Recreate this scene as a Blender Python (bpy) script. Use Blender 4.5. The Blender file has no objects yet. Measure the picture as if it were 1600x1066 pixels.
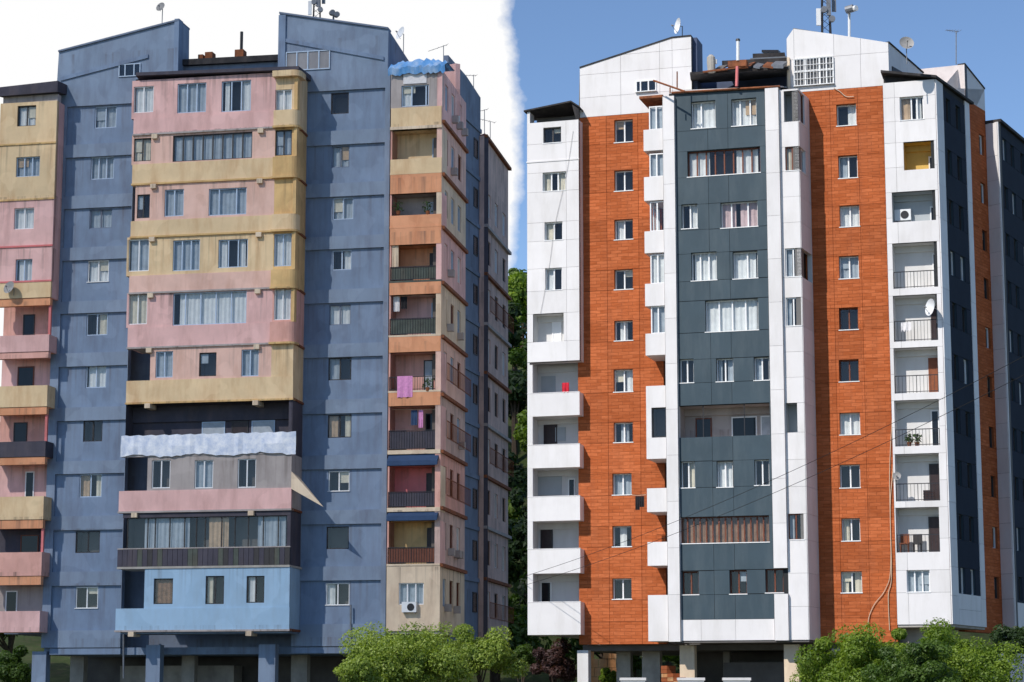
import bpy, math, random
import numpy as np
from mathutils import Vector
random.seed(7); RNG = np.random.default_rng(11)
SC = bpy.context.scene
COL = SC.collection

# ------------------------------------------------------------------ camera
F = 3500.0; CX, CY = 800.0, 533.0; TH = 0.1602; CAMZ = 1.6
cam = bpy.data.cameras.new('camera'); camo = bpy.data.objects.new('camera', cam); COL.objects.link(camo)
camo.location = (0, 0, CAMZ); camo.rotation_euler = (math.pi / 2 + TH, 0, 0)
cam.sensor_width = 36; cam.lens = F / 1600 * 36; cam.clip_end = 6000; cam.clip_start = 0.5
SC.camera = camo

# ------------------------------------------------------------------ sky, sun, exposure
SUN_AZ = math.radians(41); SUN_EL = math.radians(41)     # behind the viewer, to the left
SUND = Vector((-math.sin(SUN_AZ) * math.cos(SUN_EL), -math.cos(SUN_AZ) * math.cos(SUN_EL), math.sin(SUN_EL)))
world = bpy.data.worlds.new('World'); SC.world = world; world.use_nodes = True
wn = world.node_tree; wn.nodes.clear()
wo = wn.nodes.new('ShaderNodeOutputWorld'); wb = wn.nodes.new('ShaderNodeBackground')
sky = wn.nodes.new('ShaderNodeTexSky'); sky.sky_type = 'NISHITA'; sky.sun_disc = False
sky.sun_elevation = SUN_EL; sky.sun_rotation = math.pi + SUN_AZ; sky.altitude = 2200
sky.air_density = 1.0; sky.dust_density = 0.0; sky.ozone_density = 3.6
wb.inputs['Strength'].default_value = 0.145
cb = wn.nodes.new('ShaderNodeBackground'); cb.inputs['Color'].default_value = (1, 1, 1, 1); cb.inputs['Strength'].default_value = 1.0
tc = wn.nodes.new('ShaderNodeTexCoord'); sep = wn.nodes.new('ShaderNodeSeparateXYZ')
wn.links.new(tc.outputs['Generated'], sep.inputs[0])
def wmath(op, a, b=None, clamp=False):
    m = wn.nodes.new('ShaderNodeMath'); m.operation = op; m.use_clamp = clamp
    for i, v in enumerate((a, b)):
        if v is None: continue
        if isinstance(v, (int, float)): m.inputs[i].default_value = v
        else: wn.links.new(v, m.inputs[i])
    return m.outputs[0]
az = wmath('ARCTAN2', sep.outputs['X'], sep.outputs['Y'])          # 0 straight ahead, negative to the left
nz = wn.nodes.new('ShaderNodeTexNoise'); nz.inputs['Scale'].default_value = 26; nz.inputs['Detail'].default_value = 7; nz.inputs['Roughness'].default_value = .6
wn.links.new(tc.outputs['Generated'], nz.inputs['Vector'])
wob = wmath('MULTIPLY', wmath('SUBTRACT', nz.outputs['Fac'], .5), .024)
azn = wmath('ADD', az, wob)
right_edge = wmath('MULTIPLY', wmath('SUBTRACT', 0.004, azn), 170.0, True)      # cloud bank ends between the two towers
nz2 = wn.nodes.new('ShaderNodeTexNoise'); nz2.inputs['Scale'].default_value = 3; nz2.inputs['Detail'].default_value = 6
wn.links.new(tc.outputs['Generated'], nz2.inputs['Vector'])
left_edge = wmath('MULTIPLY', wmath('ADD', wmath('ADD', az, 1.35), wmath('MULTIPLY', wmath('SUBTRACT', nz2.outputs['Fac'], .5), 1.6)), 2.5, True)
mask = wmath('MULTIPLY', right_edge, left_edge)
wmx = wn.nodes.new('ShaderNodeMixShader')
wn.links.new(sky.outputs[0], wb.inputs['Color'])
wn.links.new(mask, wmx.inputs[0]); wn.links.new(wb.outputs[0], wmx.inputs[1]); wn.links.new(cb.outputs[0], wmx.inputs[2])
wn.links.new(wmx.outputs[0], wo.inputs['Surface'])
sl = bpy.data.lights.new('sun', 'SUN'); sl.energy = 4.2; sl.angle = math.radians(.55); sl.color = (1, .94, .86)
slo = bpy.data.objects.new('sun', sl); COL.objects.link(slo); slo.location = (-60, -60, 120)
slo.rotation_euler = SUND.to_track_quat('Z', 'Y').to_euler()
SC.view_settings.view_transform = 'Standard'; SC.view_settings.look = 'None'
SC.view_settings.exposure = 0.0; SC.view_settings.gamma = 1.0; SC.view_settings.use_curve_mapping = False
SC.render.engine = 'CYCLES'

# ------------------------------------------------------------------ geometry helpers
def ray(px, py):
    a = (px - CX) / F; b = (CY - py) / F; c, s = math.cos(TH), math.sin(TH)
    return (a, c - b * s, s + b * c)
def at(px, py, Y):
    d = ray(px, py); t = Y / d[1]
    return Vector((d[0] * t, Y, CAMZ + d[2] * t))
def plan(px, Y, row=560):
    p = at(px, row, Y); return (p.x, p.y)
class Plane:
    """vertical facade plane: u along it (left to right), n out of it, z up"""
    def __init__(s, A, B):
        s.A = A; L = math.hypot(B[0] - A[0], B[1] - A[1]); s.L = L
        s.e = ((B[0] - A[0]) / L, (B[1] - A[1]) / L); s.n = (s.e[1], -s.e[0])
    def off(s, d):
        A = (s.A[0] + s.n[0] * d, s.A[1] + s.n[1] * d)
        return Plane(A, (A[0] + s.e[0], A[1] + s.e[1]))
    def P(s, u, n=0.):
        return (s.A[0] + s.e[0] * u + s.n[0] * n, s.A[1] + s.e[1] * u + s.n[1] * n)
    def W(s, u, z, n=0.):
        p = s.P(u, n); return (p[0], p[1], z)
    def hit(s, px, py=560):
        d = ray(px, py)
        t = (s.A[0] * s.n[0] + s.A[1] * s.n[1]) / (d[0] * s.n[0] + d[1] * s.n[1])
        x, y = d[0] * t, d[1] * t
        return ((x - s.A[0]) * s.e[0] + (y - s.A[1]) * s.e[1], CAMZ + d[2] * t)
    def u(s, px, py=560): return s.hit(px, py)[0]
    def z(s, px, py): return s.hit(px, py)[1]
    def rect(s, x0, x1, y0, y1):
        my, mx = (y0 + y1) / 2, (x0 + x1) / 2
        return (s.u(x0, my), s.u(x1, my), s.z(mx, y1), s.z(mx, y0))
ORG = Vector((0, 0, 0))
def link(o, parent=None):
    COL.objects.link(o)
    if parent is not None: o.parent = parent
    return o
def tag(o, label, cat, group=None, kind=None):
    o['label'] = label; o['category'] = cat
    if group: o['group'] = group
    if kind: o['kind'] = kind
    return o
class MB:
    def __init__(s): s.v = []; s.f = []; s.m = []; s.uv = []
    def face(s, pts, m=0, uv=None):
        i = len(s.v); s.v += [tuple(p) for p in pts]; s.f.append(tuple(range(i, i + len(pts)))); s.m.append(m)
        s.uv += list(uv) if uv else [(p[0] + p[1], p[2]) for p in pts]
    def box(s, pl, u0, u1, z0, z1, n0, n1, m=0, skip=''):
        W = pl.W
        def q(pts):
            s.face([W(*p) for p in pts], m, [(p[0] + p[2], p[1]) for p in pts])
        if 'f' not in skip: q([(u0, z0, n1), (u1, z0, n1), (u1, z1, n1), (u0, z1, n1)])
        if 'b' not in skip: q([(u1, z0, n0), (u0, z0, n0), (u0, z1, n0), (u1, z1, n0)])
        if 'l' not in skip: q([(u0, z0, n0), (u0, z0, n1), (u0, z1, n1), (u0, z1, n0)])
        if 'r' not in skip: q([(u1, z0, n1), (u1, z0, n0), (u1, z1, n0), (u1, z1, n1)])
        if 't' not in skip: q([(u0, z1, n1), (u1, z1, n1), (u1, z1, n0), (u0, z1, n0)])
        if 'd' not in skip: q([(u0, z0, n0), (u1, z0, n0), (u1, z0, n1), (u0, z0, n1)])
        return s
    def inbox(s, pl, u0, u1, z0, z1, n0, n1, m=0):      # recess open to the front: n0 back, n1 front
        W = pl.W
        for pts in ([(u0, z0, n0), (u1, z0, n0), (u1, z1, n0), (u0, z1, n0)], [(u0, z0, n1), (u0, z0, n0), (u0, z1, n0), (u0, z1, n1)],
                    [(u1, z0, n0), (u1, z0, n1), (u1, z1, n1), (u1, z1, n0)], [(u0, z1, n0), (u1, z1, n0), (u1, z1, n1), (u0, z1, n1)],
                    [(u0, z0, n1), (u1, z0, n1), (u1, z0, n0), (u0, z0, n0)]):
            s.face([W(*p) for p in pts], m, [(p[0] + p[2], p[1]) for p in pts])
        return s
    def prism(s, pl, pts, n0, n1, m=0):                  # polygon (u,z) pushed from n0 to n1
        k = len(pts)
        s.face([pl.W(u, z, n1) for u, z in pts], m, pts)
        s.face([pl.W(u, z, n0) for u, z in reversed(pts)], m, list(reversed(pts)))
        for i in range(k):
            a, b = pts[i], pts[(i + 1) % k]
            s.face([pl.W(a[0], a[1], n0), pl.W(b[0], b[1], n0), pl.W(b[0], b[1], n1), pl.W(a[0], a[1], n1)], m, [(a[0], a[1]), (b[0], b[1]), (b[0] + .1, b[1]), (a[0] + .1, a[1])])
        return s
    def plan(s, pts, z0, z1, m=0, z1b=None):             # plan polygon raised from z0 to z1 (z1 may be a list)
        k = len(pts); zt = z1 if isinstance(z1, (list, tuple)) else [z1] * k
        zb = z0 if isinstance(z0, (list, tuple)) else [z0] * k
        s.face([(p[0], p[1], zt[i]) for i, p in enumerate(pts)], m)
        s.face([(p[0], p[1], zb[i]) for i, p in reversed(list(enumerate(pts)))], m)
        for i in range(k):
            j = (i + 1) % k; a, b = pts[i], pts[j]
            s.face([(a[0], a[1], zb[i]), (b[0], b[1], zb[j]), (b[0], b[1], zt[j]), (a[0], a[1], zt[i])], m)
        return s
    def tube(s, path, r, sides=6, m=0, cap=True):
        path = [Vector(p) for p in path]; rs = r if isinstance(r, (list, tuple)) else [r] * len(path)
        rings = []
        for i, p in enumerate(path):
            t = (path[min(i + 1, len(path) - 1)] - path[max(i - 1, 0)]).normalized()
            a = t.orthogonal().normalized() if i == 0 else (pa - t * pa.dot(t)).normalized()
            pa = a; b = t.cross(a)
            rings.append([p + (a * math.cos(2 * math.pi * k / sides) + b * math.sin(2 * math.pi * k / sides)) * rs[i] for k in range(sides)])
        for i in range(len(path) - 1):
            for k in range(sides):
                k2 = (k + 1) % sides
                s.face([rings[i][k], rings[i][k2], rings[i + 1][k2], rings[i + 1][k]], m)
        if cap:
            s.face(list(reversed(rings[0])), m); s.face(rings[-1], m)
        return s
    def build(s, name, mats, parent=None, smooth=False, org=None):
        o_ = ORG if org is None else Vector(org)
        me = bpy.data.meshes.new(name)
        me.from_pydata([(v[0] - o_.x, v[1] - o_.y, v[2] - o_.z) for v in s.v], [], s.f)
        if not isinstance(mats, (list, tuple)): mats = [mats]
        for m in mats: me.materials.append(m)
        if len(mats) > 1: me.polygons.foreach_set('material_index', s.m)
        uvl = me.uv_layers.new(name='UVMap'); uvl.data.foreach_set('uv', np.array(s.uv, dtype=np.float32).ravel())
        if smooth: me.polygons.foreach_set('use_smooth', [True] * len(s.f))
        o = link(bpy.data.objects.new(name, me), parent)
        if parent is None: o.location = o_
        return o
def root(name, loc, label, cat, group=None):
    global ORG
    o = link(bpy.data.objects.new(name, None)); o.location = loc; ORG = Vector(loc); o.empty_display_size = .5
    return tag(o, label, cat, group)

# ------------------------------------------------------------------ materials
def hexlin(r, g, b):
    f = lambda c: (c / 255 / 12.92) if c / 255 <= .04045 else ((c / 255 + .055) / 1.055) ** 2.4
    return (f(r), f(g), f(b))
def base_mat(name):
    m = bpy.data.materials.new(name); m.use_nodes = True
    nt = m.node_tree; return m, nt, nt.nodes['Principled BSDF']
def ramp(nt, a, b):
    r = nt.nodes.new('ShaderNodeMapRange'); r.inputs[1].default_value = a; r.inputs[2].default_value = b; return r
def mixc(nt, fac, a, b, mode='MIX'):
    m = nt.nodes.new('ShaderNodeMix'); m.data_type = 'RGBA'; m.blend_type = mode
    for sock, v in ((m.inputs[0], fac), (m.inputs[6], a), (m.inputs[7], b)):
        if isinstance(v, (int, float)): sock.default_value = v
        elif isinstance(v, (tuple, list)): sock.default_value = (*v[:3], 1)
        else: nt.links.new(v, sock)
    return m.outputs[2]
def noise(nt, scale, detail=5, rough=.6, stretch=None):
    g = nt.nodes.new('ShaderNodeNewGeometry'); n = nt.nodes.new('ShaderNodeTexNoise')
    n.inputs['Scale'].default_value = scale; n.inputs['Detail'].default_value = detail; n.inputs['Roughness'].default_value = rough
    if stretch:
        mp = nt.nodes.new('ShaderNodeMapping'); mp.inputs['Scale'].default_value = stretch
        nt.links.new(g.outputs['Position'], mp.inputs[0]); nt.links.new(mp.outputs[0], n.inputs['Vector'])
    else: nt.links.new(g.outputs['Position'], n.inputs['Vector'])
    return n.outputs['Fac']
def plain(name, col, rough=.7, var=.12, scale=1.2, dirt=None, dirt_amt=.0, bump=.0, metal=0., island=0., spec=.3, drip=0., phase=0.):
    m, nt, p = base_mat(name)
    f = noise(nt, scale); mr = ramp(nt, .3, .7); nt.links.new(f, mr.inputs[0])
    c = mixc(nt, mr.outputs[0], tuple(x * (1 - var) for x in col), tuple(min(1, x * (1 + var)) for x in col))
    if dirt is not None:
        g = noise(nt, 1.0, 7, .65, (1.6, 1.6, .35)); r2 = ramp(nt, .46, .76); r2.inputs[4].default_value = dirt_amt
        nt.links.new(g, r2.inputs[0]); c = mixc(nt, r2.outputs[0], c, dirt)
    if drip:
        # run-off marks: narrow streaks that start under each floor line and thin out downwards
        gp = nt.nodes.new('ShaderNodeNewGeometry'); sx = nt.nodes.new('ShaderNodeSeparateXYZ'); nt.links.new(gp.outputs['Position'], sx.inputs[0])
        fz = nt.nodes.new('ShaderNodeMath'); fz.operation = 'MULTIPLY_ADD'; fz.inputs[1].default_value = 1 / 3.08; fz.inputs[2].default_value = 1 - phase; nt.links.new(sx.outputs['Z'], fz.inputs[0])
        fr = nt.nodes.new('ShaderNodeMath'); fr.operation = 'FRACT'; nt.links.new(fz.outputs[0], fr.inputs[0])
        rz = ramp(nt, .3, .98); nt.links.new(fr.outputs[0], rz.inputs[0])
        st = noise(nt, 1.0, 4, .6, (3.5 + random.random(), 3.5, .12)); rs = ramp(nt, .5, .72); nt.links.new(st, rs.inputs[0])
        mu = nt.nodes.new('ShaderNodeMath'); mu.operation = 'MULTIPLY'; nt.links.new(rz.outputs[0], mu.inputs[0]); nt.links.new(rs.outputs[0], mu.inputs[1])
        m2 = nt.nodes.new('ShaderNodeMath'); m2.operation = 'MULTIPLY'; m2.inputs[1].default_value = drip; nt.links.new(mu.outputs[0], m2.inputs[0])
        c = mixc(nt, m2.outputs[0], c, (.11, .085, .075))
        pt = noise(nt, .55 + random.random() * .3, 2, .4); rp_ = ramp(nt, .56, .58); rp_.inputs[4].default_value = .22; nt.links.new(pt, rp_.inputs[0])
        c = mixc(nt, rp_.outputs[0], c, tuple(min(1, x * 1.25 + .04) for x in col))
    if island:
        oi = nt.nodes.new('ShaderNodeObjectInfo'); r3 = ramp(nt, 0, 1); r3.inputs[3].default_value = 1 - island; r3.inputs[4].default_value = 1 + island
        nt.links.new(oi.outputs['Random'], r3.inputs[0])
        cm = nt.nodes.new('ShaderNodeCombineColor')
        for i in range(3): nt.links.new(r3.outputs[0], cm.inputs[i])
        c = mixc(nt, 1.0, c, cm.outputs[0], 'MULTIPLY')
    nt.links.new(c, p.inputs['Base Color'])
    p.inputs['Specular IOR Level'].default_value = spec; p.inputs['Roughness'].default_value = rough; p.inputs['Metallic'].default_value = metal
    if bump:
        bf = noise(nt, 14, 6, .7); b = nt.nodes.new('ShaderNodeBump'); b.inputs['Strength'].default_value = bump; b.inputs['Distance'].default_value = .02
        nt.links.new(bf, b.inputs['Height']); nt.links.new(b.outputs[0], p.inputs['Normal'])
    return m
M = {}
M['white_panel'] = plain('white_panel', (.75, .725, .72), .5, .035, .8, (.5, .47, .43), .38, .03, island=.045)
M['white_wall'] = plain('white_wall', (.68, .67, .66), .8, .05, 1, (.5, .47, .43), .35, .1)
M['backing'] = plain('backing', (.16, .155, .15), .9, .1)
M['dark_backing'] = plain('dark_backing', (.03, .032, .035), .9, .1)
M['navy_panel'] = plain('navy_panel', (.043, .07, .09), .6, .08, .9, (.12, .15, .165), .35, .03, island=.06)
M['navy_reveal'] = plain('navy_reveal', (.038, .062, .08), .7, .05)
M['shaded_navy'] = plain('shaded_navy', (.03, .038, .055), .8, .08, .9, island=.06, spec=.06)  # navy cladding again, darkened in its base colour for the shaded side faces
M['grey_wall'] = plain('grey_wall', (.42, .45, .47), .85, .06, 1.5, (.3, .3, .3), .3, .1)
M['yellow_wall'] = plain('yellow_wall', (.62, .42, .12), .85, .08, 2, (.35, .22, .08), .4, .1)
M['concrete'] = plain('concrete', (.42, .39, .35), .9, .15, 2, (.2, .18, .16), .5, .2)
M['dark_concrete'] = plain('dark_concrete', (.14, .13, .125), .9, .2, 1, bump=.2)
M['room'] = plain('room', (.16, .14, .125), .9, .1)
M['frame_white'] = plain('frame_white', (.82, .82, .82), .35, .02)
M['frame_brown'] = plain('frame_brown', (.17, .055, .03), .5, .15, 4)
M['frame_dark'] = plain('frame_dark', (.05, .045, .045), .5, .1, 4)
M['frame_bluegrey'] = plain('frame_bluegrey', (.45, .55, .68), .5, .08, 3)
M['door_brown'] = plain('door_brown', (.24, .075, .03), .5, .2, 5)
M['door_dark'] = plain('door_dark', (.04, .025, .025), .4, .2, 5)
M['rust'] = plain('rust', (.25, .085, .035), .85, .35, 5, (.05, .03, .025), .7, .3)
M['tar'] = plain('tar', (.035, .033, .035), .9, .3, 3, (.12, .1, .09), .5, .4)
M['metal'] = plain('metal', (.45, .46, .47), .4, .1, 4, metal=.7)
M['dark_metal'] = plain('dark_metal', (.035, .035, .04), .5, .2, 4, metal=.3)
M['grey_metal'] = plain('grey_metal', (.2, .21, .23), .5, .2, 4, metal=.3)
M['dish'] = plain('dish', (.78, .79, .8), .4, .05, 3)
M['dish_grey'] = plain('dish_grey', (.32, .31, .3), .6, .2, 3)
M['roof_blue'] = plain('roof_blue', (.07, .095, .17), .7, .15, 1.5)
M['cable'] = plain('cable', (.02, .02, .022), .6, .1)
M['cable_beige'] = plain('cable_beige', (.62, .48, .35), .6, .1)
M['red_cloth'] = plain('red_cloth', (.55, .02, .04), .8, .2, 8)
M['dark_cloth'] = plain('dark_cloth', (.018, .017, .02), .9, .2, 8)
M['pink_cloth'] = plain('pink_cloth', (.72, .3, .55), .9, .15, 8)
M['white_cloth'] = plain('white_cloth', (.75, .72, .72), .9, .1, 8)
M['plant'] = plain('plant', (.05, .09, .025), .8, .4, 9)
# left tower
DIRT = (.14, .115, .11)
M['blue'] = plain('blue', (0.225, 0.29, 0.39), .8, .1, .5, (.115, .12, .17), .55, .15, drip=.5, phase=0.673)
M['blue_deep'] = plain('blue_deep', (0.2, 0.27, 0.385), .8, .12, .6, (.11, .12, .17), .55, .15, drip=.5, phase=0.673)
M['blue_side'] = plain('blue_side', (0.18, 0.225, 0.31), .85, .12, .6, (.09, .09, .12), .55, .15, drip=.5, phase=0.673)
M['pink'] = plain('pink', (0.77, 0.475, 0.44), .85, .1, .7, (.42, .22, .19), .55, .15, drip=.7, phase=0.872)
M['pink_warm'] = plain('pink_warm', (0.77, 0.5, 0.41), .85, .1, .7, (.5, .25, .16), .55, .15, drip=.7, phase=0.872)
M['pink_red'] = plain('pink_red', (.7, .2, .2), .85, .12, .7, (.4, .15, .12), .55, .15, drip=.7, phase=0.872)
M['salmon'] = plain('salmon', (0.74, 0.4, 0.33), .85, .12, .7, (.4, .18, .13), .55, .15, drip=.7, phase=0.872)
M['yellow'] = plain('yellow', (0.77, 0.57, 0.34), .85, .1, .7, (.5, .25, .1), .55, .15, drip=.7, phase=0.872)
M['ochre'] = plain('ochre', (0.68, 0.45, 0.2), .85, .15, .9, (.35, .12, .05), .55, .2, drip=.7, phase=0.872)
M['orange'] = plain('orange', (0.74, 0.34, 0.18), .85, .12, .7, (.45, .13, .05), .55, .15, drip=.7, phase=0.872)
M['light_blue'] = plain('light_blue', (0.33, 0.49, 0.65), .8, .08, .7, (.3, .4, .5), .55, .1, drip=.35, phase=0.872)
M['cream'] = plain('cream', (0.74, 0.59, 0.43), .85, .1, .7, (.4, .26, .18), .55, .15, drip=.7, phase=0.872)
M['greybrown'] = plain('greybrown', (0.42, 0.37, 0.35), .85, .12, .8, (.22, .18, .17), .55, .15, drip=.7, phase=0.872)
M['darkwall'] = plain('darkwall', (.07, .065, .085), .85, .2, 1, (.14, .11, .11), .5, .15)
M['green_board'] = plain('green_board', (.085, .1, .085), .8, .25, 2, (.15, .11, .08), .5, .15)
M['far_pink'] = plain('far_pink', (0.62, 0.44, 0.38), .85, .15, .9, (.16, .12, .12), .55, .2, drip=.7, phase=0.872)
M['awning_blue'] = plain('awning_blue', (.035, .07, .15), .8, .15, 2)
M['tarp_blue'] = plain('tarp_blue', (.12, .34, .68), .6, .2, 2, (.6, .7, .8), .8)
def brick_clad():
    m, nt, p = base_mat('brick_clad')
    uv = nt.nodes.new('ShaderNodeUVMap'); mp = nt.nodes.new('ShaderNodeMapping'); nt.links.new(uv.outputs[0], mp.inputs[0])
    b = nt.nodes.new('ShaderNodeTexBrick'); nt.links.new(mp.outputs[0], b.inputs['Vector'])
    b.inputs['Scale'].default_value = 1; b.inputs['Brick Width'].default_value = .56; b.inputs['Row Height'].default_value = .17
    b.inputs['Mortar Size'].default_value = .014; b.inputs['Mortar Smooth'].default_value = .4; b.offset = .37; b.inputs['Bias'].default_value = -.1
    b.inputs['Color1'].default_value = (.47, .122, .04, 1); b.inputs['Color2'].default_value = (.6, .175, .066, 1); b.inputs['Mortar'].default_value = (.36, .1, .038, 1)
    mp2 = nt.nodes.new('ShaderNodeMapping'); mp2.inputs['Scale'].default_value = (1.6, 9, 1); nt.links.new(uv.outputs[0], mp2.inputs[0])
    gr = nt.nodes.new('ShaderNodeTexNoise'); gr.inputs['Scale'].default_value = 1.6; gr.inputs['Detail'].default_value = 6; nt.links.new(mp2.outputs[0], gr.inputs['Vector'])
    r = ramp(nt, .3, .75); nt.links.new(gr.outputs['Fac'], r.inputs[0])
    c = mixc(nt, r.outputs[0], (.78, .72, .66), (1.1, 1.11, 1.13))
    c2 = mixc(nt, 1.0, b.outputs['Color'], c, 'MULTIPLY')
    oi = nt.nodes.new('ShaderNodeObjectInfo'); r3 = ramp(nt, 0, 1); r3.inputs[3].default_value = .84; r3.inputs[4].default_value = 1.08
    nt.links.new(oi.outputs['Random'], r3.inputs[0]); cm = nt.nodes.new('ShaderNodeCombineColor')
    for i in range(3): nt.links.new(r3.outputs[0], cm.inputs[i])
    sd = noise(nt, 1.0, 6, .65, (1.3, 1.3, .3)); rd = ramp(nt, .5, .75); rd.inputs[4].default_value = .35; nt.links.new(sd, rd.inputs[0])
    c3 = mixc(nt, rd.outputs[0], mixc(nt, 1.0, c2, cm.outputs[0], 'MULTIPLY'), (.3, .1, .05)); nt.links.new(c3, p.inputs['Base Color'])
    p.inputs['Roughness'].default_value = .85; p.inputs['Specular IOR Level'].default_value = .1
    bp = nt.nodes.new('ShaderNodeBump'); bp.inputs['Strength'].default_value = .5; bp.inputs['Distance'].default_value = .015; bp.invert = True
    nt.links.new(b.outputs['Fac'], bp.inputs['Height']); nt.links.new(bp.outputs[0], p.inputs['Normal'])
    return m
M['brick'] = brick_clad()
M['brick_reveal'] = plain('brick_reveal', (.3, .085, .03), .8, .1, 3)
def glass():
    m, nt, p = base_mat('glass'); nt.nodes.remove(p)
    out = nt.nodes['Material Output']; t = nt.nodes.new('ShaderNodeBsdfTransparent'); t.inputs[0].default_value = (.86, .89, .9, 1)
    g = nt.nodes.new('ShaderNodeBsdfGlossy'); g.inputs['Roughness'].default_value = .03; g.inputs[0].default_value = (.95, .97, 1, 1)
    lw = nt.nodes.new('ShaderNodeLayerWeight'); lw.inputs[0].default_value = .5
    pw = nt.nodes.new('ShaderNodeMath'); pw.operation = 'POWER'; pw.inputs[1].default_value = 3.5; nt.links.new(lw.outputs['Facing'], pw.inputs[0])
    nn = noise(nt, 1.3, 2); bp = nt.nodes.new('ShaderNodeBump'); bp.inputs['Strength'].default_value = .05; nt.links.new(nn, bp.inputs['Height']); nt.links.new(bp.outputs[0], g.inputs['Normal'])
    ml = nt.nodes.new('ShaderNodeMath'); ml.operation = 'MULTIPLY_ADD'; ml.inputs[1].default_value = .75; ml.inputs[2].default_value = .04; nt.links.new(pw.outputs[0], ml.inputs[0])
    mx = nt.nodes.new('ShaderNodeMixShader'); nt.links.new(ml.outputs[0], mx.inputs[0]); nt.links.new(t.outputs[0], mx.inputs[1]); nt.links.new(g.outputs[0], mx.inputs[2])
    nt.links.new(mx.outputs[0], out.inputs[0]); return m
M['glass'] = glass()
M['dark_glass'] = plain('dark_glass', (.012, .014, .018), .08, .1)
M['curtain_white'] = plain('curtain_white', (.78, .77, .75), .9, .1, 3)
M['curtain_beige'] = plain('curtain_beige', (.55, .38, .24), .9, .2, 3)
M['curtain_cream'] = plain('curtain_cream', (.72, .64, .5), .9, .15, 3)
M['curtain_rose'] = plain('curtain_rose', (.62, .45, .44), .9, .2, 3)
M['curtain_brown'] = plain('curtain_brown', (.3, .17, .1), .9, .35, 4)
M['curtain_grey'] = plain('curtain_grey', (.42, .46, .5), .9, .15, 3)
def foil():
    m, nt, p = base_mat('foil')
    f = noise(nt, 2.2, 6, .7); r = ramp(nt, .35, .65); nt.links.new(f, r.inputs[0])
    nt.links.new(mixc(nt, r.outputs[0], (.5, .57, .72), (.86, .87, .9)), p.inputs['Base Color']); p.inputs['Roughness'].default_value = .45
    return m
M['foil'] = foil()
def leaf(name, c1, c2):
    m, nt, p = base_mat(name)
    a = nt.nodes.new('ShaderNodeAttribute'); a.attribute_name = 'tint'
    c = mixc(nt, a.outputs['Fac'], c1, c2)
    nt.links.new(c, p.inputs['Base Color']); p.inputs['Roughness'].default_value = .55
    tr = nt.nodes.new('ShaderNodeBsdfTranslucent'); nt.links.new(mixc(nt, 1.0, c, (1.5, 1.6, .5), 'MULTIPLY'), tr.inputs[0])
    mx = nt.nodes.new('ShaderNodeMixShader'); mx.inputs[0].default_value = .4
    nt.links.new(p.outputs[0], mx.inputs[1]); nt.links.new(tr.outputs[0], mx.inputs[2]); nt.links.new(mx.outputs[0], nt.nodes['Material Output'].inputs[0])
    return m
M['leaf_bright'] = leaf('leaf_bright', (.07, .14, .012), (.25, .34, .035))
M['leaf_pale'] = leaf('leaf_pale', (.11, .18, .03), (.34, .42, .08))
M['leaf_mid'] = leaf('leaf_mid', (.035, .08, .012), (.12, .2, .03))
M['leaf_dark'] = leaf('leaf_dark', (.015, .035, .012), (.045, .085, .02))
M['leaf_purple'] = leaf('leaf_purple', (.03, .016, .018), (.11, .05, .045))
M['wall_shade_blue'] = plain('wall_shade_blue', (.1, .125, .19), .8, .15, 2)  # bluish darkness of shade put into the retaining wall's base colour
M['bark'] = plain('bark', (.09, .065, .045), .9, .3, 6, bump=.4)

# ------------------------------------------------------------------ facade helpers
def sub_rects(u0, u1, z0, z1, holes):
    us = sorted({u0, u1, *[min(max(h[i], u0), u1) for h in holes for i in (0, 1)]})
    zs = sorted({z0, z1, *[min(max(h[i], z0), z1) for h in holes for i in (2, 3)]})
    out = []
    for zi in range(len(zs) - 1):
        run = None
        for ui in range(len(us) - 1):
            cu, cz = (us[ui] + us[ui + 1]) / 2, (zs[zi] + zs[zi + 1]) / 2
            inh = any(h[0] < cu < h[1] and h[2] < cz < h[3] for h in holes)
            if inh:
                if run: out.append(run); run = None
            else: run = (run[0], us[ui + 1], zs[zi], zs[zi + 1]) if run else (us[ui], us[ui + 1], zs[zi], zs[zi + 1])
        if run: out.append(run)
    return [r for r in out if r[1] - r[0] > 1e-4 and r[3] - r[2] > 1e-4]
def wall(b, name, pl, u0, u1, z0, z1, holes, mat, rmat=None, rev=.22, thick=.3, ret='fb'):
    mb = MB()
    for r in sub_rects(u0, u1, z0, z1, holes):
        mb.face([pl.W(r[0], r[2]), pl.W(r[1], r[2]), pl.W(r[1], r[3]), pl.W(r[0], r[3])], 0, [(r[0], r[2]), (r[1], r[2]), (r[1], r[3]), (r[0], r[3])])
    for h in holes:
        a, c, d, e = max(h[0], u0), min(h[1], u1), max(h[2], z0), min(h[3], z1)
        if c <= a or e <= d: continue
        for pts in ([(a, d, 0), (a, d, -rev), (a, e, -rev), (a, e, 0)], [(c, d, -rev), (c, d, 0), (c, e, 0), (c, e, -rev)],
                    [(a, e, -rev), (c, e, -rev), (c, e, 0), (a, e, 0)], [(a, d, 0), (c, d, 0), (c, d, -rev), (a, d, -rev)]):
            mb.face([pl.W(*p) for p in pts], 1, [(p[0] + p[2], p[1]) for p in pts])
    mb.box(pl, u0, u1, z0, z1, -thick, 0, 0, ret)
    return mb.build(name, [mat, rmat or mat], b)
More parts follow.
